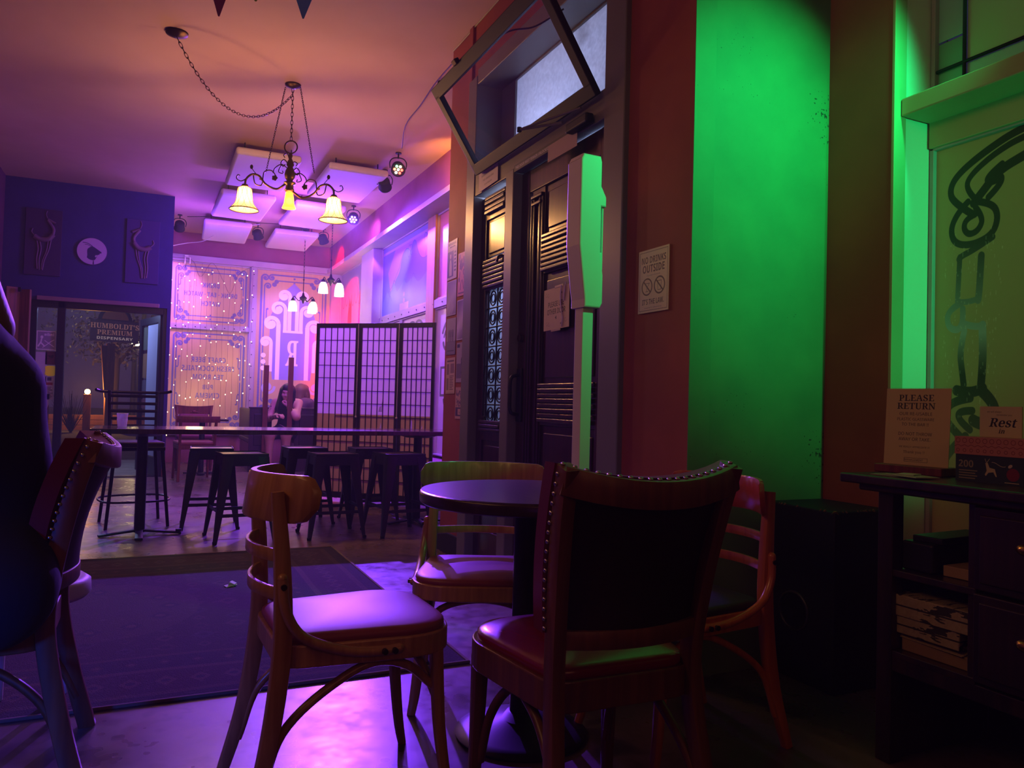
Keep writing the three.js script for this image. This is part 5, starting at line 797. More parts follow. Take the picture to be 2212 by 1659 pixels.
{ // curtain of fairy lights hung over the left street window
  const t = thing('fairy_light_curtain', 'curtain of small warm fairy lights hanging over the left street window', 'string lights', [0, 0, ZF + 0.1]);
  const wire = mat(0x6a4a50, 0.6), glow = mat(0xffe2b8, 0.4, { emissive: 0xffd9a0, emissiveIntensity: 4 }), bulbs = [];
  obj('header_wire', [tube([[0.2, 3.08, 0], [0.5, 3.06, 0], [0.62, 2.82, 0.02], [0.78, 3.05, 0], [0.95, 2.78, 0.02], [1.05, 2.6, 0.02], [1.18, 2.92, 0], [1.38, 3.06, 0]], 0.003, 60, 5)], wire, t);
  for (let k = 0; k < 15; k++) { const x = 0.22 + k * 0.083 + (rnd() - 0.5) * 0.03, y1 = 3.04 - rnd() * 0.12, y0 = k === 9 || k === 13 || k === 0 ? 0.3 : 0.5 + rnd() * 0.25, pts = []; for (let i = 0; i <= 8; i++) pts.push([x + (rnd() - 0.5) * 0.014, y1 + (y0 - y1) * i / 8, (rnd() - 0.5) * 0.02]); obj('wire', [tube(pts, 0.0018, 30, 4)], wire, t);
    for (let y = y1 - rnd() * 0.3; y > y0; y -= 0.18 + rnd() * 0.26) bulbs.push(ball(0.006 + rnd() * 0.0025, x + (rnd() - 0.5) * 0.02, y, 0.012, 1, 1.2, 1, 8, 6)); }
  obj('bulb', bulbs, glow, t).userData.kind = 'stuff';
  each('hook', [rbox(0.05, 0.02, 0.02, 0.004, 0.42, 3.12, 0.0), rbox(0.014, 0.1, 0.012, 0.004, 0.4, 3.05, 0.01), rbox(0.014, 0.1, 0.012, 0.004, 0.47, 3.05, 0.01)], M.white, t);
}
for (const [x, y, z, p] of [[0.5, 2.3, ZF + 0.4, 0.25], [1.1, 1.5, ZF + 0.4, 0.3], [0.6, 1.0, ZF + 0.4, 0.35]]) bulbLight(0xffc890, p, [x, y, z], 6);
function sitter(label, pos, turn, o) {
  const t = thing('person', label, 'person', pos, turn);
  const { bones: hb, T } = headBones(o.head, o.yaw || 0, o.pitch || 0, o.roll || 0), P = o.pose;
  const torso = [[P.pelvis, P.waist, 0.13, 0.115], [P.waist, P.chest, 0.115, 0.125], [[P.shL[0] * 0.7 + P.shR[0] * 0.3, P.shL[1] - 0.02, P.shL[2]], [P.shR[0] * 0.7 + P.shL[0] * 0.3, P.shR[1] - 0.02, P.shR[2]], 0.085, 0.085], [[P.pelvis[0] - 0.07, P.pelvis[1], P.pelvis[2]], [P.pelvis[0] + 0.07, P.pelvis[1], P.pelvis[2]], 0.11, 0.11]];
  const neck = [[[(P.shL[0] + P.shR[0]) / 2, P.shL[1] + 0.02, P.shL[2]], [o.head[0], o.head[1] - 0.06, o.head[2] - 0.02], 0.058, 0.052]];
  const armU = [[P.shL, P.elL, 0.055, 0.042], [P.shR, P.elR, 0.055, 0.042]], armL = [[P.elL, P.wrL, 0.042, 0.026], [P.elR, P.wrR, 0.042, 0.026]];
  const leg = ['L', 'R'].flatMap((s) => [[P['hip' + s], P['kn' + s], 0.09, 0.062], [P['kn' + s], P['an' + s], 0.06, 0.038], [[P['an' + s][0], P['an' + s][1] - 0.02, P['an' + s][2] - 0.03], [P['an' + s][0], P['an' + s][1] - 0.04, P['an' + s][2] + 0.13], 0.04, 0.028]]);
  const dir = (a, b) => [b[0] - a[0], b[1] - a[1], b[2] - a[2]];
  const hands = [fleshed(handBones(P.wrL, o.dirL || dir(P.elL, P.wrL), o.palmL || [0, -1, 0], o.curlL || 0.5, 1, -1), 0.004, 0.005), fleshed(handBones(P.wrR, o.dirR || dir(P.elR, P.wrR), o.palmR || [0, -1, 0], o.curlR || 0.5, 1, 1), 0.004, 0.005)];
  obj('body', [fleshed([...torso, ...neck, ...armU, ...armL, ...leg], 0.014, 0.022), fleshed([...hb, ...neck], 0.0045, 0.009), ...hands], o.skin, t);
  each('eye', [-1, 1].map((s) => { const q = T([s * 0.028, 0.006, 0.079]); return ball(0.0095, ...q); }), mat(0x2a1c18, 0.2), t);
  const top = [...torso, ...(o.sleeves ? [...armU, ...armL.map(([a, b, ra, rb]) => [a, [b[0] * 0.92 + a[0] * 0.08, b[1] * 0.92 + a[1] * 0.08, b[2] * 0.92 + a[2] * 0.08], ra, rb + 0.006])] : [])];
  if (o.hem) top.push(o.hem);
  obj(o.topName || 'shirt', [fleshed(grown(top, o.loose || 0.009), 0.014, 0.024)], o.top, t);
  const lg = o.shorts ? ['L', 'R'].map((s) => [P['hip' + s], [0, 1, 2].map((i) => P['hip' + s][i] * 0.35 + P['kn' + s][i] * 0.65), 0.094, 0.078]) : leg.filter((_, i) => i % 3 < 2);
  obj(o.shorts ? 'shorts' : 'trousers', [fleshed(grown([...lg, torso[3]], 0.01), 0.014, 0.02)], o.bottom, t);
  each('shoe', ['L', 'R'].map((s) => fleshed(grown([leg[s === 'L' ? 2 : 5]], 0.01), 0.01, 0.01)), M.blackRough, t);
  const hair = [fleshed([[T([0, 0.045, -0.03]), T([0, 0.05, 0.015]), 0.092, 0.08], ...(o.long ? [[T([0, 0.02, -0.06]), T([0, -0.22, -0.09]), 0.085, 0.075], [T([0.07, 0.03, -0.01]), T([0.1, -0.24, 0.0]), 0.035, 0.035], [T([-0.07, 0.03, -0.01]), T([-0.1, -0.24, 0.0]), 0.035, 0.035], [T([-0.03, 0.075, 0.06]), T([0.04, 0.07, 0.065]), 0.022, 0.02]] : [[T([0, 0, -0.06]), T([0, -0.08, -0.06]), 0.07, 0.05]])], 0.007, 0.016)];
  const locks = []; for (let i = 0; i < 26; i++) { const a = (i / 25 - 0.5) * 4.4, l = o.long ? 0.3 : 0.1; const rx = Math.sin(a) * 0.093, rz = -Math.cos(a) * 0.1 - 0.01; locks.push(tube([T([rx * 0.5, 0.1, rz * 0.4]), T([rx, 0.04, rz]), T([rx * 1.12 + (rnd() - 0.5) * 0.03, -l * 0.5, rz * 1.02]), T([rx * 1.2 + (rnd() - 0.5) * 0.04, -l + rnd() * 0.05, rz * 0.95])], 0.011, 12, 5)); }
  obj('hair', [...hair, ...locks], o.hair, t);
  if (o.extra) o.extra(t, P, { armU, armL });
  return t;
}
const seatPose = { pelvis: [0, 0.56, -0.05], waist: [0, 0.72, -0.03], chest: [0, 0.88, 0.02], shL: [-0.165, 0.95, 0.05], shR: [0.165, 0.95, 0.05], elL: [-0.22, 0.73, 0.16], elR: [0.2, 0.76, 0.27], wrL: [-0.04, 0.77, 0.32], wrR: [0.075, 0.885, 0.235], hipL: [-0.09, 0.54, 0.0], hipR: [0.09, 0.54, 0.0], knL: [-0.11, 0.52, 0.42], knR: [0.11, 0.52, 0.42], anL: [-0.12, 0.09, 0.4], anR: [0.12, 0.09, 0.4] };
const inkTex = dataTex(256, (u, v) => { const n = fbm(u, v, 14, 14, 3, 401), m = Math.abs(fbm(u, v, 9, 9, 3, 409) - 0.5); return n > 0.56 || m < 0.018 ? [66, 42, 62] : [206, 150, 132]; }, true, 6);
sitter('woman with long dark hair and tattooed arms in the booth, chin on her hand', [1.76, 0, -11.15], -0.45, { head: [0.02, 1.085, 0.13], yaw: 0.15, roll: -0.14, pitch: 0.08, pose: seatPose, skin: skin(0xc99482), top: mat(0x17131c, 0.8), bottom: mat(0x1b1722, 0.8), shorts: true, long: true, hair: mat(0x1d1218, 0.5), palmR: [-1, 0, -0.3], dirR: [-0.3, 1, -0.12], curlR: 0.85,
  extra(t, P, { armU, armL }) { obj('tattoo_sleeve', [fleshed(grown([armU[0], armL[0]], 0.001), 0.008, 0.012)], mat(0xffffff, 0.6, { map: inkTex }), t).userData.label = 'tattooed right arm'; } });
sitter('person with wavy light brown hair turned away, behind the seated woman', [1.98, 0, -11.65], 2.4, { head: [0, 1.1, 0.1], pose: { ...seatPose, wrR: [0.08, 0.76, 0.34] }, skin: skin(0xd0a090), top: mat(0x6a4a5a, 0.85), bottom: mat(0x242436, 0.85), sleeves: true, long: true, hair: mat(0x7a5240, 0.55) });
// dark figure at the left edge of the frame, seated on the studded chair, facing left
sitter('person in dark long sleeves and jeans seated at the left edge, seen from behind', [-0.42, 0.03, -2.42], -Math.PI / 2 + 0.05, {
  head: [0.0, 1.345, 0.13], pitch: 0.25, sleeves: true, topName: 'sweater', loose: 0.02, hem: [[-0.17, 0.5, -0.07], [0.17, 0.5, -0.07], 0.13, 0.13], long: true,
  pose: { pelvis: [0, 0.58, -0.04], waist: [0, 0.78, -0.035], chest: [0, 0.98, -0.02], shL: [-0.19, 1.12, 0.03], shR: [0.19, 1.12, 0.03], elL: [-0.27, 0.84, 0.12], elR: [0.27, 0.84, 0.12], wrL: [-0.16, 0.72, 0.34], wrR: [0.16, 0.72, 0.34], hipL: [-0.14, 0.55, 0.0], hipR: [0.14, 0.55, 0.0], knL: [-0.17, 0.54, 0.44], knR: [0.17, 0.54, 0.44], anL: [-0.14, 0.09, 0.42], anR: [0.14, 0.09, 0.42] },
  skin: skin(0xc49482), top: mat(0x10101c, 0.9), bottom: mat(0x26406e, 0.85), hair: mat(0x6a3a26, 0.55) });
tag(obj('round_stool', [lathe([[0, 0.36], [0.16, 0.36], [0.172, 0.375], [0.17, 0.41], [0.15, 0.425], [0, 0.43]], 48, -0.325, 0, -2.88), ...[0, 1, 2, 3].map((i) => rod([-0.325 + Math.cos(i * 1.57 + 0.8) * 0.12, 0.37, -2.88 + Math.sin(i * 1.57 + 0.8) * 0.12], [-0.325 + Math.cos(i * 1.57 + 0.8) * 0.13, 0.012, -2.88 + Math.sin(i * 1.57 + 0.8) * 0.15], 0.014))], mat(0xcbb8c8, 0.5)), 'low round pale stool behind the studded chair at the left edge', 'stool');
// ------------------------------------------------------------------ ceiling: acoustic panels, stage lights, cables, bunting, hanging lamps
{
  const pm = phys(0xd5cbd8, 0.9, { sheen: 0.3 }), side = mat(0xcbbba8, 0.9);
  const shapes = [[0.97, -8.38, 'nearest of the left row'], [0.95, -10.05, 'middle of the left row'], [0.9, -11.75, 'farthest of the left row'], [1.86, -8.4, 'nearest of the right row'], [1.8, -10.1, 'middle of the right row'], [1.83, -11.85, 'farthest of the right row']];
  let first; shapes.forEach(([x, z, which], i) => {
    const l = `white fabric acoustic panel under the ceiling, ${which}`;
    if (!first) { first = thing('acoustic_panel', l, 'panel', [x, HC - 0.115, z], 0.0, 'ceiling acoustic panels'); obj('pad', [rbox(0.62, 0.075, 1.24, 0.03, 0, 0, 0)], pm, first); each('hanger', [[-0.22, -0.5], [0.22, -0.5], [-0.22, 0.5], [0.22, 0.5]].map(([a, b]) => rod([a, 0.035, b], [a, 0.115, b], 0.006, 0.006, 6)), M.ironDark, first); }
    else dup(first, [x, HC - 0.115, z], [0, 0.02, -0.03, 0.0, 0.02, -0.02][i], l);
  });
}
const lens = (c, e) => mat(c, 0.3, { emissive: c, emissiveIntensity: e });
function stageLight(label, pos, aim, colors, e) {       // yoke-hung can; its face looks along aim
  const t = thing('stage_light', label, 'stage light', pos);
  const q = new THREE.Quaternion().setFromUnitVectors(V(0, 0, 1), V(aim[0] - pos[0], aim[1] - pos[1], aim[2] - pos[2]).normalize()), B = (g) => g.applyQuaternion(q);
  obj('can', [lathe([[0, -0.075], [0.045, -0.075], [0.062, -0.055], [0.066, 0.03], [0.072, 0.035], [0.072, 0.05], [0.06, 0.05], [0.058, 0.038], [0, 0.036]], 28).rotateX(Math.PI / 2)].map(B), M.blackRough, t);
  const yaw = Math.atan2(aim[0] - pos[0], aim[2] - pos[2]);
  obj('yoke', [place(tube([[-0.078, 0, 0], [-0.082, 0.06, 0], [-0.05, 0.1, 0], [0.05, 0.1, 0], [0.082, 0.06, 0], [0.078, 0, 0]], 0.006, 30, 6), 0, 0, 0, 0, yaw), rod([0, 0.1, 0], [0, HC - pos[1], 0], 0.008), cyl(0.03, 0.03, 0.012, 0, HC - pos[1] - 0.006, 0, 16)], M.black, t);
  if (colors) { const by = new Map(); colors.forEach((c, i) => { const a = i / (colors.length - 1) * 6.283; const g = i === colors.length - 1 ? ball(0.013, 0, 0, 0.046, 1, 1, 0.5, 10, 8) : ball(0.013, Math.cos(a) * 0.036, Math.sin(a) * 0.036, 0.046, 1, 1, 0.5, 10, 8); by.set(c, [...(by.get(c) || []), B(g)]); }); for (const [c, gs] of by) each('lens', gs, lens(c, e), t); }
  return t;
}
const VIO = 0x8a34ff, PUR = 0xa040ff, MAG = 0xff40d0;
function lamp(label, pos, aim, colors, e, color, power, angle, blur = 0.5) {
  stageLight(label, pos, aim, colors, e);
  if (power) { const d = V(aim[0] - pos[0], aim[1] - pos[1], aim[2] - pos[2]).normalize(); spot(color, power, [pos[0] + d.x * 0.09, pos[1] + d.y * 0.09, pos[2] + d.z * 0.09], aim, angle, blur, 2); }
}
lamp('black stage light at the corner over the street window, aimed at the left pane', [0.28, 3.34, -11.5], [0.24, 2.55, -12.6], [VIO, MAG, VIO, MAG, VIO, MAG, VIO], 6, 0xb860ff, 26, 26);
lamp('black stage light between the two rows of ceiling panels, aimed at the window crest', [1.31, 3.34, -11.5], [2.0, 1.95, -12.6], [VIO, VIO, VIO, VIO, VIO, VIO, VIO], 6, 0x8a5cff, 22, 28);
lamp('stage light with red lenses at the far end of the right panel row', [2.2, 3.34, -11.3], [2.78, 2.3, -12.0], [0xff2a20, 0xff6a60, 0xff2a20, 0xffb0a0, 0xff2a20, 0xff8070, 0xff2a20], 9, 0xff1418, 60, 30);
lamp('stage light with violet lenses glowing toward the room, beside the right panel row', [2.27, 3.34, -9.75], [1.0, 0.2, -5.2], [0xb070ff, 0x7a50ff, 0xc090ff, 0x8a60ff, 0xd0b0ff, 0x8a60ff, 0xb070ff], 14, 0x7a38ff, 185, 46, 0.9);
lamp('stage light with red and green lenses glowing toward the room, nearest to the door bay', [2.16, 3.34, -7.42], [1.0, 0.3, -2.2], [0xff4030, 0xffd0a0, 0x60ff90, 0xff6040, 0xfff0d0, 0xff4030, 0xffd0b0], 12, 0x8a40ff, 4, 24, 0.8);
lamp('dark stage light turned to the right wall, beside the nearest right panel', [2.2, 3.34, -8.05], [2.78, 2.72, -9.3], null, 0, 0xe0c8ff, 30, 13, 0.8);
spot(0x9a50ff, 12, [1.6, 3.0, -8.9], [1.0, 2.4, -12.6], 60, 0.9, 4);
bulbLight(0x9048ff, 8, [1.65, 2.95, -9.3], 4); bulbLight(0x8a40ff, 2.6, [0.5, 2.9, -10.8], 4); bulbLight(0xa040ff, 2, [1.45, 2.9, -10.8], 4);  // violet lights without fittings, added to brighten the ceiling and window end
spot(0xff1010, 14, [2.25, 3.36, -11.55], [2.58, 3.14, -11.85], 30, 0.9, 2);
spot(0xe070ff, 14, [2.3, 3.36, -9.35], [2.58, 3.17, -9.85], 22, 0.9, 2);
spot(0xffa030, 6, [2.38, 3.1, -6.5], [2.58, 3.25, -6.95], 44, 0.9, 2);
// cables
{
  const c1 = tag(obj('power_cable', [tube([[0.2, 3.2, -12.3], [0.4, 3.28, -12.4], [0.62, 3.3, -12.2], [0.9, 3.4, -11.6], [1.28, 3.4, -11.05]], 0.006, 50, 6)], M.white), 'white cable looped along the ceiling over the street windows', 'cable');
  tag(obj('power_cable', [tube([[0.36, 3.4, -11.1], [0.7, 3.46, -11.2], [1.28, 3.42, -11.05], [1.6, 3.47, -11.2], [2.1, 3.42, -10.95]], 0.004, 50, 6)], M.ironDark), 'thin dark cable linking the stage lights over the windows', 'cable');
  tag(obj('power_cable', [tube([[2.1, 3.44, -7.1], [1.98, 3.485, -6.6], [1.95, 3.485, -6.1], [1.9, 3.47, -5.6], [1.87, 3.44, -5.1]], 0.004, 50, 6), lathe([[0, 0.03], [0.02, 0.03], [0.026, 0], [0, 0]], 12, 1.93, 3.45, -5.55)], M.ironDark), 'thin cable running along the ceiling from the nearest stage light to the door bay', 'cable');
  tag(obj('ceiling_cord', [tube([[XR - 0.004, HC - 0.004, -5.06], [XR - 0.006, HC - 0.01, -4.9], [XR - 0.004, HC - 0.006, -4.6], [XR - 0.004, HC - 0.004, -4.2]], 0.005, 30, 6)], M.cream), 'pale cord tacked along the top of the red wall above the door bay', 'cable');
}
// bunting at the top of the frame
{
  const t = thing('bunting', 'string of coloured felt pennants hanging across the ceiling near the top edge', 'bunting', [0, 0.17, 0]);
  obj('string', [tube([[-0.6, 3.2, -4.6], [0.26, 3.12, -4.38], [0.6, 3.115, -4.28], [1.2, 3.2, -4.05]], 0.003, 40, 5)], M.white, t);
  for (const [x, c, y, z, h] of [[-0.1, 0x3a6a4a, 3.14, -4.47, 0.2], [0.26, 0x7a2a5a, 3.12, -4.38, 0.235], [0.44, 0x8a9a3a, 3.118, -4.33, 0.13], [0.68, 0x5a86c8, 3.115, -4.25, 0.2], [1.0, 0xa04a3a, 3.2, -4.12, 0.12]]) { const g = plate(poly([[-0.075, 0], [0.075, 0], [0.004, -h], [-0.004, -h]]), 0.002, 0); obj('pennant', [g.rotateY(-0.25).translate(x, y, z)], mat(c, 0.9), t); }
}
// ---------------------------------------------------------------- chandelier and pendants
function chain(a, b, sag, n, L = 0.032, w = 0.009, r = 0.0022) {
  const out = [], P = []; for (let i = 0; i <= n; i++) { const s = i / n; P.push(V(a[0] + (b[0] - a[0]) * s, a[1] + (b[1] - a[1]) * s - sag * 4 * s * (1 - s), a[2] + (b[2] - a[2]) * s)); }
  for (let i = 0; i < n; i++) { const d = P[i + 1].clone().sub(P[i]), l = d.length(), m = P[i].clone().add(P[i + 1]).multiplyScalar(0.5); const g = new THREE.TorusGeometry(1, r / w, 5, 12).scale(w, l * 0.62, w); const q = new THREE.Quaternion().setFromUnitVectors(V(0, 1, 0), d.normalize()); if (i % 2) g.rotateY(Math.PI / 2); g.applyQuaternion(q).translate(m.x, m.y, m.z); out.push(boxUV(g)); }
  return out;
}
const glassShade = phys(0xffe4b0, 0.6, { transmission: 0.4, thickness: 0, emissive: 0xffc070, emissiveIntensity: 0.3, side: THREE.DoubleSide });
const amberShade = phys(0xffb050, 0.6, { transmission: 0.5, thickness: 0, emissive: 0xff9a30, emissiveIntensity: 0.6, side: THREE.DoubleSide });
const bulbGlow = mat(0xfff0d0, 0.4, { emissive: 0xffe2b0, emissiveIntensity: 12 });
{
  const t = thing('chandelier', 'bronze scrolled chandelier with three lit bell shades hanging on chains', 'chandelier', [0.935, 0, -6.22], -25 * R);
  const m = M.bronze;
  obj('canopy', [lathe([[0, HC], [0.062, HC], [0.06, HC - 0.012], [0.03, HC - 0.028], [0.012, HC - 0.032], [0, HC - 0.032]], 32)], m, t);
  obj('chain', chain([0, HC - 0.03, 0], [0, 3.05, 0], 0, 13), m, t); for (const s of [-1, 1]) obj('side_chain', chain([s * 0.06, HC - 0.025, 0], [s * 0.19, 2.8, 0], 0, 40, 0.02, 0.005, 0.0018), m, t);
  obj('ring', [ring(0.05, 0.0055, 0, 3.0, 0, 0, 0, 0, 8, 36)], m, t);
  obj('column', [lathe([[0, 2.96], [0.012, 2.95], [0.016, 2.93], [0.01, 2.91], [0.024, 2.88], [0.03, 2.855], [0.02, 2.84], [0.036, 2.81], [0.042, 2.78], [0.036, 2.75], [0.022, 2.73], [0.045, 2.718], [0.046, 2.706], [0.03, 2.7], [0.032, 2.67], [0.04, 2.655], [0.03, 2.645], [0, 2.64]], 28)], m, t);
  t.rotation.z = 0; for (let k = 0; k < 2; k++) {
    const S = (q) => q.rotateY(k * Math.PI).translate(0, k ? -0.066 : 0, 0);     // two opposite arms, hanging slightly out of level
    const scroll = []; const c1 = [[-0.03, 2.71, 0], [-0.1, 2.665, 0], [-0.19, 2.7, 0], [-0.245, 2.765, 0], [-0.3, 2.775, 0], [-0.345, 2.735, 0], [-0.352, 2.68, 0]];
    obj('arm', [S(tube(c1, 0.0085, 50, 8)), S(tube([[-0.215, 2.73, 0], [-0.2, 2.8, 0], [-0.15, 2.81, 0], [-0.115, 2.77, 0], [-0.125, 2.745, 0]], 0.005, 26, 6)), S(tube([[-0.29, 2.772, 0], [-0.27, 2.7, 0], [-0.225, 2.69, 0], [-0.215, 2.725, 0], [-0.24, 2.74, 0]], 0.005, 26, 6)), S(tube([[-0.335, 2.745, 0], [-0.385, 2.72, 0], [-0.42, 2.74, 0], [-0.41, 2.77, 0], [-0.395, 2.765, 0]], 0.0045, 22, 6)), S(tube([[-0.26, 2.77, 0], [-0.285, 2.8, 0], [-0.3, 2.82, 0]], 0.003, 10, 5)), S(ball(0.014, -0.305, 2.835, 0, 0.9, 1.3, 0.4)), ...[0, 1, 2, 3, 4].map((i) => S(ball(0.011, -0.12 + Math.cos(i * 1.257) * 0.013, 2.752 + Math.sin(i * 1.257) * 0.013, 0, 1, 1, 0.5, 10, 8)))], m, t);
    each('top_scroll', [S(tube([[-0.015, 2.86, 0], [-0.05, 2.9, 0], [-0.075, 2.87, 0], [-0.055, 2.845, 0], [-0.04, 2.862, 0]], 0.0045, 26, 6)), S(tube([[-0.02, 2.83, 0], [-0.07, 2.86, 0], [-0.12, 2.83, 0], [-0.135, 2.79, 0]], 0.0045, 22, 6)), S(tube([[-0.07, 2.86, 0], [-0.09, 2.8, 0], [-0.055, 2.79, 0], [-0.06, 2.81, 0]], 0.004, 20, 6)), S(tube([[-0.008, 2.9, 0], [-0.03, 2.95, 0], [-0.055, 2.935, 0], [-0.045, 2.915, 0]], 0.004, 20, 6))], m, t);
    const bell = [[0.03, 2.675], [0.05, 2.66], [0.056, 2.62], [0.06, 2.58], [0.075, 2.535], [0.105, 2.5], [0.112, 2.492]], sh = obj('shade', [S(place(lathe(bell, 40), -0.352, 0, 0))], glassShade, t); sh.userData.label = 'lit bell-shaped glass shade';
    const cage = []; for (let i = 0; i < 10; i++) for (const d of [1, -1]) cage.push(S(tube(bell.map(([r, y], j) => { const a = i * 0.628 + d * j * 0.16; return [-0.352 + Math.cos(a) * (r + 0.002), y, Math.sin(a) * (r + 0.002)]; }), 0.0016, 16, 4))); cage.push(S(ring(0.112, 0.004, -0.352, 2.492, 0, Math.PI / 2)), S(place(lathe([[0, 2.7], [0.02, 2.695], [0.034, 2.672], [0, 2.672]], 20), -0.352, 0, 0)));
    obj('wire_cage', cage, m, sh); obj('bulb', [S(ball(0.026, -0.352, 2.6, 0, 1, 1.3, 1))], bulbGlow, t);
    const a = k * Math.PI - 25 * R; bulbLight(0xffb870, 2.5, [0.935 - 0.352 * Math.cos(a), 2.6 + (k ? -0.066 : 0), -6.22 + 0.352 * Math.sin(a)], 2.2);
  }
  obj('center_shade', [lathe([[0.028, 2.64], [0.034, 2.6], [0.04, 2.55], [0.054, 2.512]], 32)], amberShade, t); obj('bulb', [ball(0.022, 0, 2.57, 0, 1, 1.3, 1)], bulbGlow, t); bulbLight(0xffa850, 0.7, [0.935, 2.57, -6.22]);
  tag(obj('swag_chain', [...chain([0.935, 3.42, -6.22], [0.076, HC - 0.03, -5.713], 0.34, 46), lathe([[0, HC], [0.075, HC], [0.07, HC - 0.014], [0.03, HC - 0.03], [0, HC - 0.032]], 32, 0.076, 0, -5.713)], m), 'bronze chain swagged from the chandelier to a second ceiling canopy', 'chain');
}
const milk = phys(0xfff4e4, 0.5, { transmission: 0.35, thickness: 0, emissive: 0xffead0, emissiveIntensity: 0.45, side: THREE.DoubleSide });
function pendant(label, x, z, yHub, turn, arms, light) {
  const t = thing('pendant_lamp', label, 'pendant lamp', [x, 0, z], turn), m = M.ironDark, y = yHub;
  obj('canopy', [lathe([[0, HC], [0.055, HC], [0.05, HC - 0.02], [0, HC - 0.03]], 24)], m, t);
  obj('stem', [...chain([0, HC - 0.03, 0], [0, y + 0.4, 0], 0, 11, 0.03, 0.008, 0.002), cyl(0.006, 0.006, 0.36, 0, y + 0.22, 0, 10), lathe([[0, y + 0.27], [0.016, y + 0.255], [0, y + 0.24]], 16)], m, t);
  obj('hub', [lathe([[0, y + 0.07], [0.012, y + 0.06], [0.02, y + 0.02], [0.055, y - 0.01], [0.05, y - 0.025], [0.02, y - 0.06], [0.01, y - 0.09], [0, y - 0.1]], 24)], m, t);
  for (const a of arms) {
    const S = (q) => q.rotateY(a); obj('arm', [S(tube([[-0.03, y - 0.03, 0], [-0.07, y - 0.06, 0], [-0.11, y - 0.03, 0], [-0.15, y + 0.0, 0], [-0.165, y - 0.03, 0]], 0.006, 24, 6)), S(place(lathe([[0, y - 0.02], [0.012, y - 0.025], [0.034, y - 0.07], [0, y - 0.07]], 20), -0.165, 0, 0))], m, t);
    obj('shade', [S(place(lathe([[0.026, y - 0.065], [0.048, y - 0.1], [0.06, y - 0.15], [0.066, y - 0.22]], 32), -0.165, 0, 0))], milk, t); obj('bulb', [S(ball(0.026, -0.165, y - 0.14, 0, 1, 1.3, 1))], bulbGlow, t);
    const q = a + turn; bulbLight(0xffdcb0, light, [x - 0.165 * Math.cos(q), y - 0.14, z + 0.165 * Math.sin(q)], 2.4);
  }
}
pendant('small three-armed pendant lamp hanging farther away, near the window crest', 1.975, -11.49, 2.5, 20 * R, [0, 2.1, 3.3], 0.45);
pendant('small three-armed pendant lamp hanging nearer, at the corner of the windows', 2.175, -10.55, 2.66, 25 * R, [0.3, 1.7, 3.3], 0.45);
// small round disc, two framed animals on the navy wall
{
  const tex = canvasTex(512, 512, (c, W, H) => { c.fillStyle = '#b99ac8'; c.fillRect(0, 0, W, H); c.fillStyle = c.strokeStyle = '#2b1f5a'; c.lineJoin = 'round';
    c.beginPath(); c.moveTo(170, 380); c.bezierCurveTo(190, 330, 160, 260, 180, 215); c.bezierCurveTo(210, 180, 240, 160, 262, 158); c.lineTo(300, 178); c.lineTo(420, 260); c.lineTo(418, 282); c.lineTo(392, 285); c.lineTo(380, 312); c.lineTo(350, 318); c.lineTo(345, 350); c.lineTo(310, 420); c.bezierCurveTo(260, 440, 200, 420, 170, 380); c.fill();
    c.fillStyle = '#b99ac8'; c.beginPath(); c.moveTo(330, 318); c.lineTo(352, 340); c.lineTo(320, 372); c.lineTo(305, 345); c.fill(); c.fillStyle = '#2b1f5a';
    c.lineWidth = 12; c.beginPath(); c.moveTo(262, 162); c.bezierCurveTo(210, 110, 150, 96, 90, 96); c.stroke(); c.lineWidth = 9; c.beginPath(); c.moveTo(240, 170); c.bezierCurveTo(205, 140, 170, 130, 130, 136); c.stroke();
    c.beginPath(); c.moveTo(280, 430); c.lineTo(292, 430); c.lineTo(298, 500); c.lineTo(286, 512); c.lineTo(272, 500); c.fill(); });
  const t = thing('goat_plaque', 'round pale plaque with a dark goat head wearing a tie on the navy wall', 'plaque', [-0.695, 2.712, ZB + 0.001]);
  const g = new THREE.CylinderGeometry(0.165, 0.165, 0.018, 56).rotateX(Math.PI / 2).translate(0, 0, 0.009); obj('disc', [boxUV(g)], mat(0x3a2c60, 0.6), t);
  const f = new THREE.CircleGeometry(0.158, 56).translate(0, 0, 0.0186); obj('emblem', f, mat(0xffffff, 0.6, { map: tex }), t);
}
{
  const make = (label, x, flip, tint) => {
    const t = thing('antelope_picture', label, 'picture', [x, 2.765, ZB + 0.002]);
    obj('board', [rbox(0.37, 0.78, 0.02, 0.004, 0, 0, 0.01)], mat(tint, 0.75), t);
    const X = (v) => v * (flip ? -1 : 1), B = (p, r) => tube(p.map(([a, b]) => [X(a), b, 0.024]), r, 16, 6);
    obj('antelope', [B([[-0.09, 0.06], [-0.03, 0.03], [0.05, 0.04], [0.1, 0.1]], 0.032), B([[0.09, 0.08], [0.1, 0.16], [0.04, 0.26]], 0.02), B([[0.04, 0.27], [0.08, 0.25], [0.12, 0.23]], 0.016), B([[0.035, 0.28], [0.02, 0.33], [0.03, 0.37]], 0.006), B([[-0.07, 0.04], [-0.05, -0.08], [-0.06, -0.2], [-0.05, -0.32]], 0.009), B([[-0.04, 0.03], [-0.02, -0.08], [-0.035, -0.2], [-0.03, -0.33]], 0.009), B([[0.08, 0.05], [0.06, -0.08], [0.02, -0.2], [0.0, -0.33]], 0.009), B([[0.05, 0.03], [0.035, -0.1], [0.0, -0.22], [-0.01, -0.32]], 0.008), B([[-0.09, 0.07], [-0.12, 0.11], [-0.11, 0.15]], 0.008)], mat(0x6a5068, 0.6), t);
  };
  make('dark panel with a slender antelope, on the navy wall left of the goat plaque', -1.2, false, 0x3a2250); make('dark panel with a slender antelope, on the navy wall right of the goat plaque', -0.15, true, 0x3e2a6a);
}
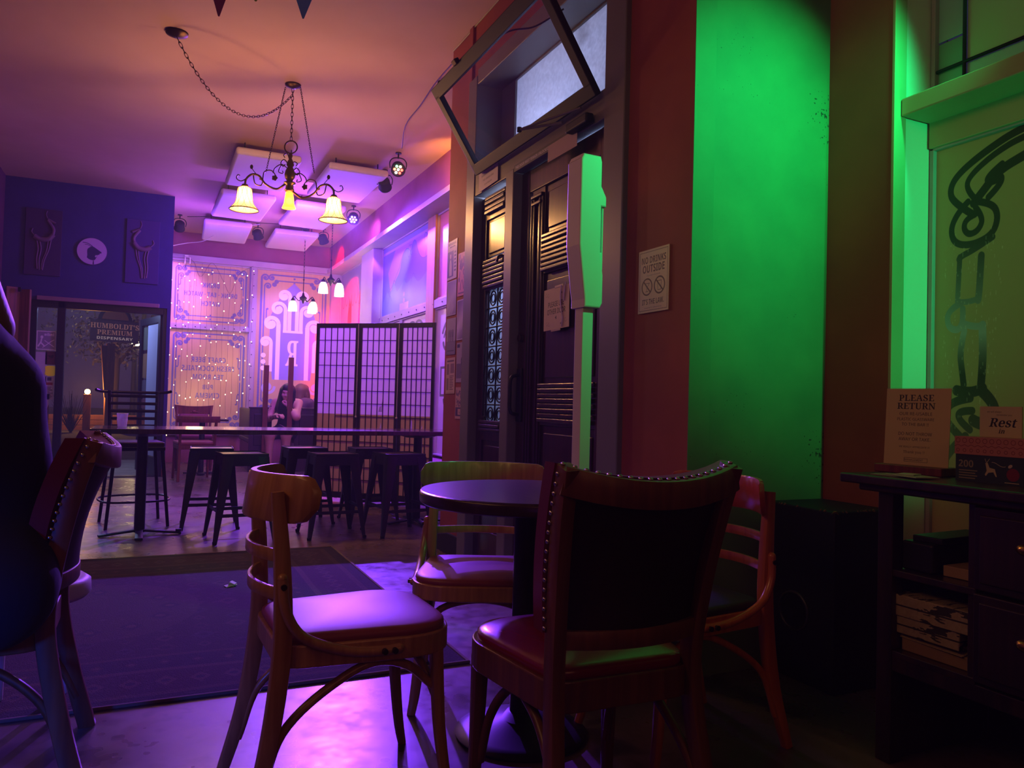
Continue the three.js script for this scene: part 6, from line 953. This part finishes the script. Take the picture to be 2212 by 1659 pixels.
// ------------------------------------------------------------------ street entrance on the left and the night street beyond
{
  const fr = mat(0x1c1824, 0.4, { metalness: 0.4 });
  struct('trim_13', [rspan(-1.3, -1.235, 0, 2.09, ZB - 0.1, ZB - 0.02, 0.004), rspan(-1.03, -0.945, 0, 2.09, ZB - 0.1, ZB - 0.02, 0.004), rspan(0.105, 0.15, 0, 2.09, ZB - 0.1, ZB - 0.02, 0.004), rspan(-1.25, 0.12, 2.01, 2.09, ZB - 0.1, ZB - 0.02, 0.004), rspan(-1.25, -1.02, 0, 0.23, ZB - 0.1, ZB - 0.02, 0.004), rspan(-1.0, 0.12, -0.01, 0.012, ZB - 0.12, ZB, 0.004)], fr);
  const g = structGroup('window_15'); g.position.set(-1.132, 1.12, ZB - 0.06); obj('pane', box(0.21, 1.78, 0.005, 0, 0, 0), M.glass, g);
  struct('wall_porch_side', [span(0.13, 0.149, 0, 3.0, ZB - 0.13, ZF)], M.white);
  // open glazed leaf, hinged at the right jamb and swung out
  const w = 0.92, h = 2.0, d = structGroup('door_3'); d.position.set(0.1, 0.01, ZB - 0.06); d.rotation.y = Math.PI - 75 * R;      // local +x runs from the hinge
  obj('door_frame', [rspan(0, 0.09, 0, h, -0.022, 0.022, 0.004), rspan(w - 0.09, w, 0, h, -0.022, 0.022, 0.004), rspan(0.08, w - 0.08, h - 0.09, h, -0.022, 0.022, 0.004), rspan(0.08, w - 0.08, 0, 0.22, -0.022, 0.022, 0.004)], fr, d);
  obj('pane', box(w - 0.17, h - 0.3, 0.006, w / 2, h / 2 + 0.065, 0), M.glass, d);
  obj('door_handle', [tube([[w - 0.05, 0.9, 0.02], [w - 0.05, 0.92, 0.07], [w - 0.05, 1.2, 0.07], [w - 0.05, 1.22, 0.02]], 0.01, 20)], M.chrome, d);
  for (const [y, hh, c] of [[1.74, 0.3, 0x5f6a58], [1.38, 0.32, 0xa07a4a], [1.08, 0.22, 0x6a6a70], [0.88, 0.12, 0x8a4a48]]) obj('flyer', [rspan(w - 0.34, w - 0.1, y - hh / 2, y + hh / 2, 0.004, 0.006, 0.0005)], mat(c, 0.6), d);
  obj('reflection_panel', [rspan(0.1, 0.58, 0.23, h - 0.1, -0.0075, -0.0045, 0.0005), rspan(0.1, 0.58, 0.23, h - 0.1, 0.0045, 0.0075, 0.0005)], mat(0xb4bcd8, 0.5), d);  // pale panels on the glass imitating a bright reflection
  obj('flyer', [rspan(0.14, 0.3, 1.08, 1.16, 0.008, 0.01, 0.0005)], mat(0x4a3a44, 0.6), d);
}
const zs = ZB - 0.053;
notice('band_poster', 'white-bordered poster with mirrored lettering stuck on the glass beside the entrance', 0.2, 0.225, [-1.135, 1.62, zs], canvasTex(220, 240, (c, W, H) => { c.fillStyle = '#d8cfe0'; c.fillRect(0, 0, W, H); c.fillStyle = '#8b80a0'; c.fillRect(12, 12, W - 24, H - 24); c.save(); c.translate(W, 0); c.scale(-1, 1); c.fillStyle = '#e8e0f0'; c.font = 'bold 46px sans-serif'; c.fillText('Indie', 20, 62); c.restore(); c.fillStyle = c.strokeStyle = '#e2d8ea'; c.beginPath(); c.ellipse(60, 80, 16, 20, 0, 0, 7); c.fill(); c.lineWidth = 16; c.beginPath(); c.moveTo(58, 100); c.lineTo(50, 150); c.lineTo(90, 190); c.moveTo(52, 140); c.lineTo(20, 200); c.stroke(); c.lineWidth = 8; c.beginPath(); c.moveTo(90, 120); c.lineTo(200, 200); c.moveTo(200, 110); c.bezierCurveTo(150, 130, 120, 180, 70, 210); c.stroke(); }), 0, 'flyers on the entrance glass', 'poster', 0.6, 0.002, 0);
notice('flyer', 'tall white sheet on the glass below the mirrored poster', 0.12, 0.4, [-1.18, 1.28, zs], textTex(64, 128, '#b8b0d0', '#a09ac0', [['', 0, 0, 8]]), 0, 'flyers on the entrance glass', 'flyer', 0.6, 0.002, 0);
notice('flyer', 'dark red card with a bird on the glass above the yellow badge', 0.105, 0.16, [-1.085, 1.415, zs], canvasTex(128, 200, (c, W, H) => { c.fillStyle = '#5a2838'; c.fillRect(0, 0, W, H); c.fillStyle = '#1c1020'; c.beginPath(); c.ellipse(64, 80, 36, 16, 0.4, 0, 7); c.ellipse(90, 66, 14, 12, 0, 0, 7); c.fill(); c.fillRect(30, 104, 50, 8); }), 0, 'flyers on the entrance glass', 'flyer', 0.6, 0.002, 0);
tag(obj('yellow_badge', [plate(poly([[-0.055, 0.05], [-0.03, 0.06], [0.03, 0.06], [0.055, 0.05], [0.05, 0.0], [0.055, -0.04], [0.03, -0.06], [-0.03, -0.06], [-0.055, -0.04], [-0.05, 0]]), 0.003, 0.0008).translate(-1.08, 1.262, zs + 0.001), rspan(-1.115, -1.045, 1.268, 1.272, zs + 0.004, zs + 0.005, 0.0004)], mat(0xe0c010, 0.5, { emissive: 0xc0a000, emissiveIntensity: 0.12 })), 'bright yellow badge-shaped sticker on the entrance glass', 'sticker');
notice('flyer', 'small white card stack of notices under the yellow badge', 0.09, 0.27, [-1.085, 1.06, zs], canvasTex(90, 270, (c, W, H) => { c.fillStyle = '#b0a4bc'; c.fillRect(0, 0, W, H); c.fillStyle = '#2c2a60'; c.fillRect(20, 8, 44, 40); c.fillStyle = '#8a2038'; c.fillRect(8, 70, 70, 30); c.fillStyle = '#4a4058'; for (let i = 0; i < 10; i++) c.fillRect(8, 120 + i * 14, 40 + rnd() * 36, 8); }), 0, 'flyers on the entrance glass', 'flyer', 0.6, 0.002, 0);
notice('torn_sheet', 'torn white sheet low on the entrance glass', 0.1, 0.5, [-1.13, 0.74, zs], canvasTex(100, 500, (c, W, H) => { c.fillStyle = '#a89cb4'; c.fillRect(0, 0, W, H); c.fillStyle = '#5a4a58'; c.beginPath(); c.moveTo(W, 120); c.lineTo(30, 300); c.lineTo(70, 420); c.lineTo(W, 460); c.fill(); }), 0, null, 'paper', 0.7, 0.002, 0);
{
  const t = thing('folding_shutter', 'red-brown wooden shutter folded back at the left of the entrance', 'shutter', [-1.4, 0, ZB + 0.1]);
  const m = woodMat(0x6a3a34, 0x8a4c42, 72, 0.55); obj('leaf', [rbox(0.14, 2.2, 0.03, 0.005, -0.06, 1.1, 0.06, 0, 0.5)], m, t); obj('leaf', [rbox(0.14, 2.18, 0.03, 0.005, 0.06, 1.09, 0.05, 0, -0.55)], m, t); obj('bracket', [rbox(0.03, 0.05, 0.04, 0.004, 0.01, 2.17, 0.1)], M.ironDark, t);
}
// street
struct('ground', [span(-40, 0.13, -0.14, -0.03, ZB - 0.13, -60), span(0.13, 30, -0.14, -0.06, -13.0, -60)], plasterMat(0x4a4640, 0x3c3832, 501, 0.95, 10, 0.2));
struct('pavement', [span(-4, 0.125, -0.03, -0.012, ZB - 0.13, -13.4)], plasterMat(0x9a948a, 0x827c72, 505, 0.9, 10, 0.6));
{
  const t = thing('street_sign', 'tall dark dispensary sign on a wooden post across the street', 'sign', [-1.05, 0, -23.6], 0.25);
  const tex = canvasTex(512, 320, (c, W, H) => { c.fillStyle = '#2c1c30'; c.fillRect(0, 0, W, H); c.textAlign = 'center'; c.fillStyle = '#b07868'; const tx = (s, y, z, sx, f = 'serif', col) => { c.save(); c.translate(W / 2, y); c.scale(sx, 1); c.font = `bold ${z}px ${f}`; if (col) c.fillStyle = col; c.fillText(s, 0, 0); c.restore(); }; tx("HUMBOLDT'S", 120, 104, 0.72); tx('PREMIUM', 214, 96, 0.78); tx('DISPENSARY', 286, 58, 1.12, 'sans-serif', '#d0b4b0'); });
  const [g, m] = sheet(1.2, 0.58, 0.06, tex, 0.7, { emissive: 0xffffff, emissiveMap: tex, emissiveIntensity: 0.34 }); obj('board', g.translate(0.1, 2.7, 0), m, t);  // added glow stands in for light falling on the sign
  const arch = new THREE.Shape(); arch.absarc(0, 0, 0.42, 0, Math.PI); obj('arched_crest', [plate(arch, 0.05, 0.004, 20).translate(0.1, 2.98, 0)], mat(0x3a2438, 0.7), t); const sun = new THREE.Shape(); sun.absarc(0, 0, 0.33, 0.1, Math.PI - 0.1); obj('emblem', [plate(sun, 0.02, 0.002, 20).translate(0.1, 2.99, 0.05)], mat(0xa06048, 0.7, { emissive: 0xa06048, emissiveIntensity: 0.06 }), t);
  obj('post', [rbox(0.2, 2.4, 0.16, 0.01, 0.02, 1.17, 0)], woodMat(0x8a5a34, 0xa8703e, 74, 0.8), t); obj('brace', [plate(poly([[-0.22, 2.3], [-0.06, 2.3], [-0.06, 0.9], [-0.1, 0.9]]), 0.08, 0.004)], woodMat(0x7a4c30, 0x94603c, 75, 0.8), t);
}
{
  const t = thing('bollard_light', 'short orange-lit wooden bollard with a glowing lamp on top, outside', 'bollard', [-1.56, -0.05, -23.9]);
  obj('post', [rbox(0.18, 1.02, 0.18, 0.01, 0, 0.51, 0)], woodMat(0x8a5a34, 0xa8703e, 76, 0.8), t); obj('lamp', [ball(0.07, 0, 1.09, 0)], mat(0xfff0c0, 0.4, { emissive: 0xffd080, emissiveIntensity: 16 }), t); bulbLight(0xffa850, 10, [-1.56, 1.06, -23.9], 6);
}
{
  const t = thing('street_lamp', 'lit street lamp among the tree leaves behind the dispensary sign', 'street lamp', [-0.52, -0.06, -27.9]);
  obj('pole', [cyl(0.07, 0.09, 2.6, 0, 1.3, 0)], M.grayDark, t); obj('lamp', [ball(0.16, 0, 2.74, 0, 1.2, 0.7, 1)], mat(0xfff4d8, 0.4, { emissive: 0xffe8b0, emissiveIntensity: 14 }), t); bulbLight(0xffd890, 10, [-0.52, 2.68, -27.9], 8);
}
function leaves(n, c, r, size) { const out = []; for (let i = 0; i < n; i++) { let a = rnd() * 6.283, b = Math.acos(2 * rnd() - 1), q = Math.cbrt(rnd()); const g = new THREE.PlaneGeometry(size * (0.6 + rnd() * 0.8), size * 0.45); place(g, c[0] + r[0] * q * Math.sin(b) * Math.cos(a), c[1] + r[1] * q * Math.cos(b), c[2] + r[2] * q * Math.sin(b) * Math.sin(a), rnd() * 3, rnd() * 6, rnd() * 3); out.push(boxUV(g)); } return out; }
const leafMat = phys(0x403c48, 0.8, { transmission: 0.3, thickness: 0, side: THREE.DoubleSide }), bark = mat(0x2a201c, 0.9);
for (const [label, x, z, h, r, n] of [['leafy tree lit by the street lamp behind the dispensary sign', -1.0, -25.2, 2.6, [1.3, 0.8, 0.8], 900], ['tall dark tree at the left of the view through the entrance', -4.2, -28, 3.6, [2.6, 2.2, 1.6], 900], ['broad dark tree behind the street lamp', -0.4, -31, 4.4, [3, 2, 1.6], 900]]) { const t = thing('tree', label, 'tree', [x, -0.05, z]); obj('trunk', [rod([0, 0, 0], [0.1, h, 0], 0.14, 0.07), rod([0.05, h * 0.6, 0], [-0.5, h * 1.1, 0.2], 0.06, 0.02), rod([0.05, h * 0.7, 0], [0.7, h * 1.1, -0.2], 0.06, 0.02)], bark, t); obj('foliage', leaves(n, [0.1, h, 0], r, 0.12), leafMat, t).userData.kind = 'stuff'; }
{ const t = thing('planter_wall', 'low orange-lit timber planter wall across the street', 'wall', [-3, -0.05, -24.6]); const m = woodMat(0x6a4428, 0x84583a, 78, 0.85); for (let i = 0; i < 3; i++) obj('timber', [rbox(7, 0.14, 0.16, 0.01, 0, 0.075 + i * 0.15, 0)], m, t); }
{ const t = thing('shrub', 'bare twiggy shrub beside the bollard light outside', 'shrub', [-1.85, -0.05, -23.0]); const s = []; for (let i = 0; i < 40; i++) { const a = rnd() * 6.28; s.push(rod([0, 0, 0], [Math.cos(a) * 0.5 * rnd(), 0.5 + rnd() * 0.6, Math.sin(a) * 0.4 * rnd()], 0.012, 0.004, 5)); } obj('twigs', s, bark, t).userData.kind = 'stuff'; }
bulbLight(0xa8b8ff, 6, [-0.95, 2.3, -11.3], 4);  // cool light with no fitting, added to brighten the open door leaf
// ------------------------------------------------------------------ lamps that are not part of a fitting built above
// green stage light standing out of view in the near window recess
lamp('stage light throwing green light from the near window recess', [2.5, 2.75, -1.15], [2.12, 2.08, -2.36], [0x30ff70, 0x20ff60, 0x30ff70, 0x40ff80, 0x20ff60], 6, 0x04ff86, 11.5, 33, 1);
spot(0x04ff86, 4, [2.5, 2.75, -1.12], [2.78, 2.6, -1.85], 32, 0.9, 2);
lamp('unseen stage light added to throw green light along the near window', [2.63, 1.85, 0.25], [2.7, 1.62, -2.05], [0x30ff70, 0x20ff60, 0x30ff70, 0x40ff80, 0x20ff60], 6, 0x04ff86, 10, 24, 0.8);  // second fixture, added out of view so the window reveal turns green
// added blue light with no fitting, imitating lens flare at the lower left
spot(0x2050ff, 7, [-0.95, 0.75, -0.9], [-0.55, 0.1, -2.0], 34, 0.9, 4);
// cool light behind the frosted transom and the leaded side leaf
bulbLight(0xb4c4ff, 8, [2.36, 2.2, -4.0], 4);
// thin fog added to lift the dark tones as lens glare does
scene.fog = new THREE.FogExp2(0xffffff, 0.007);
renderer.render(scene, camera);
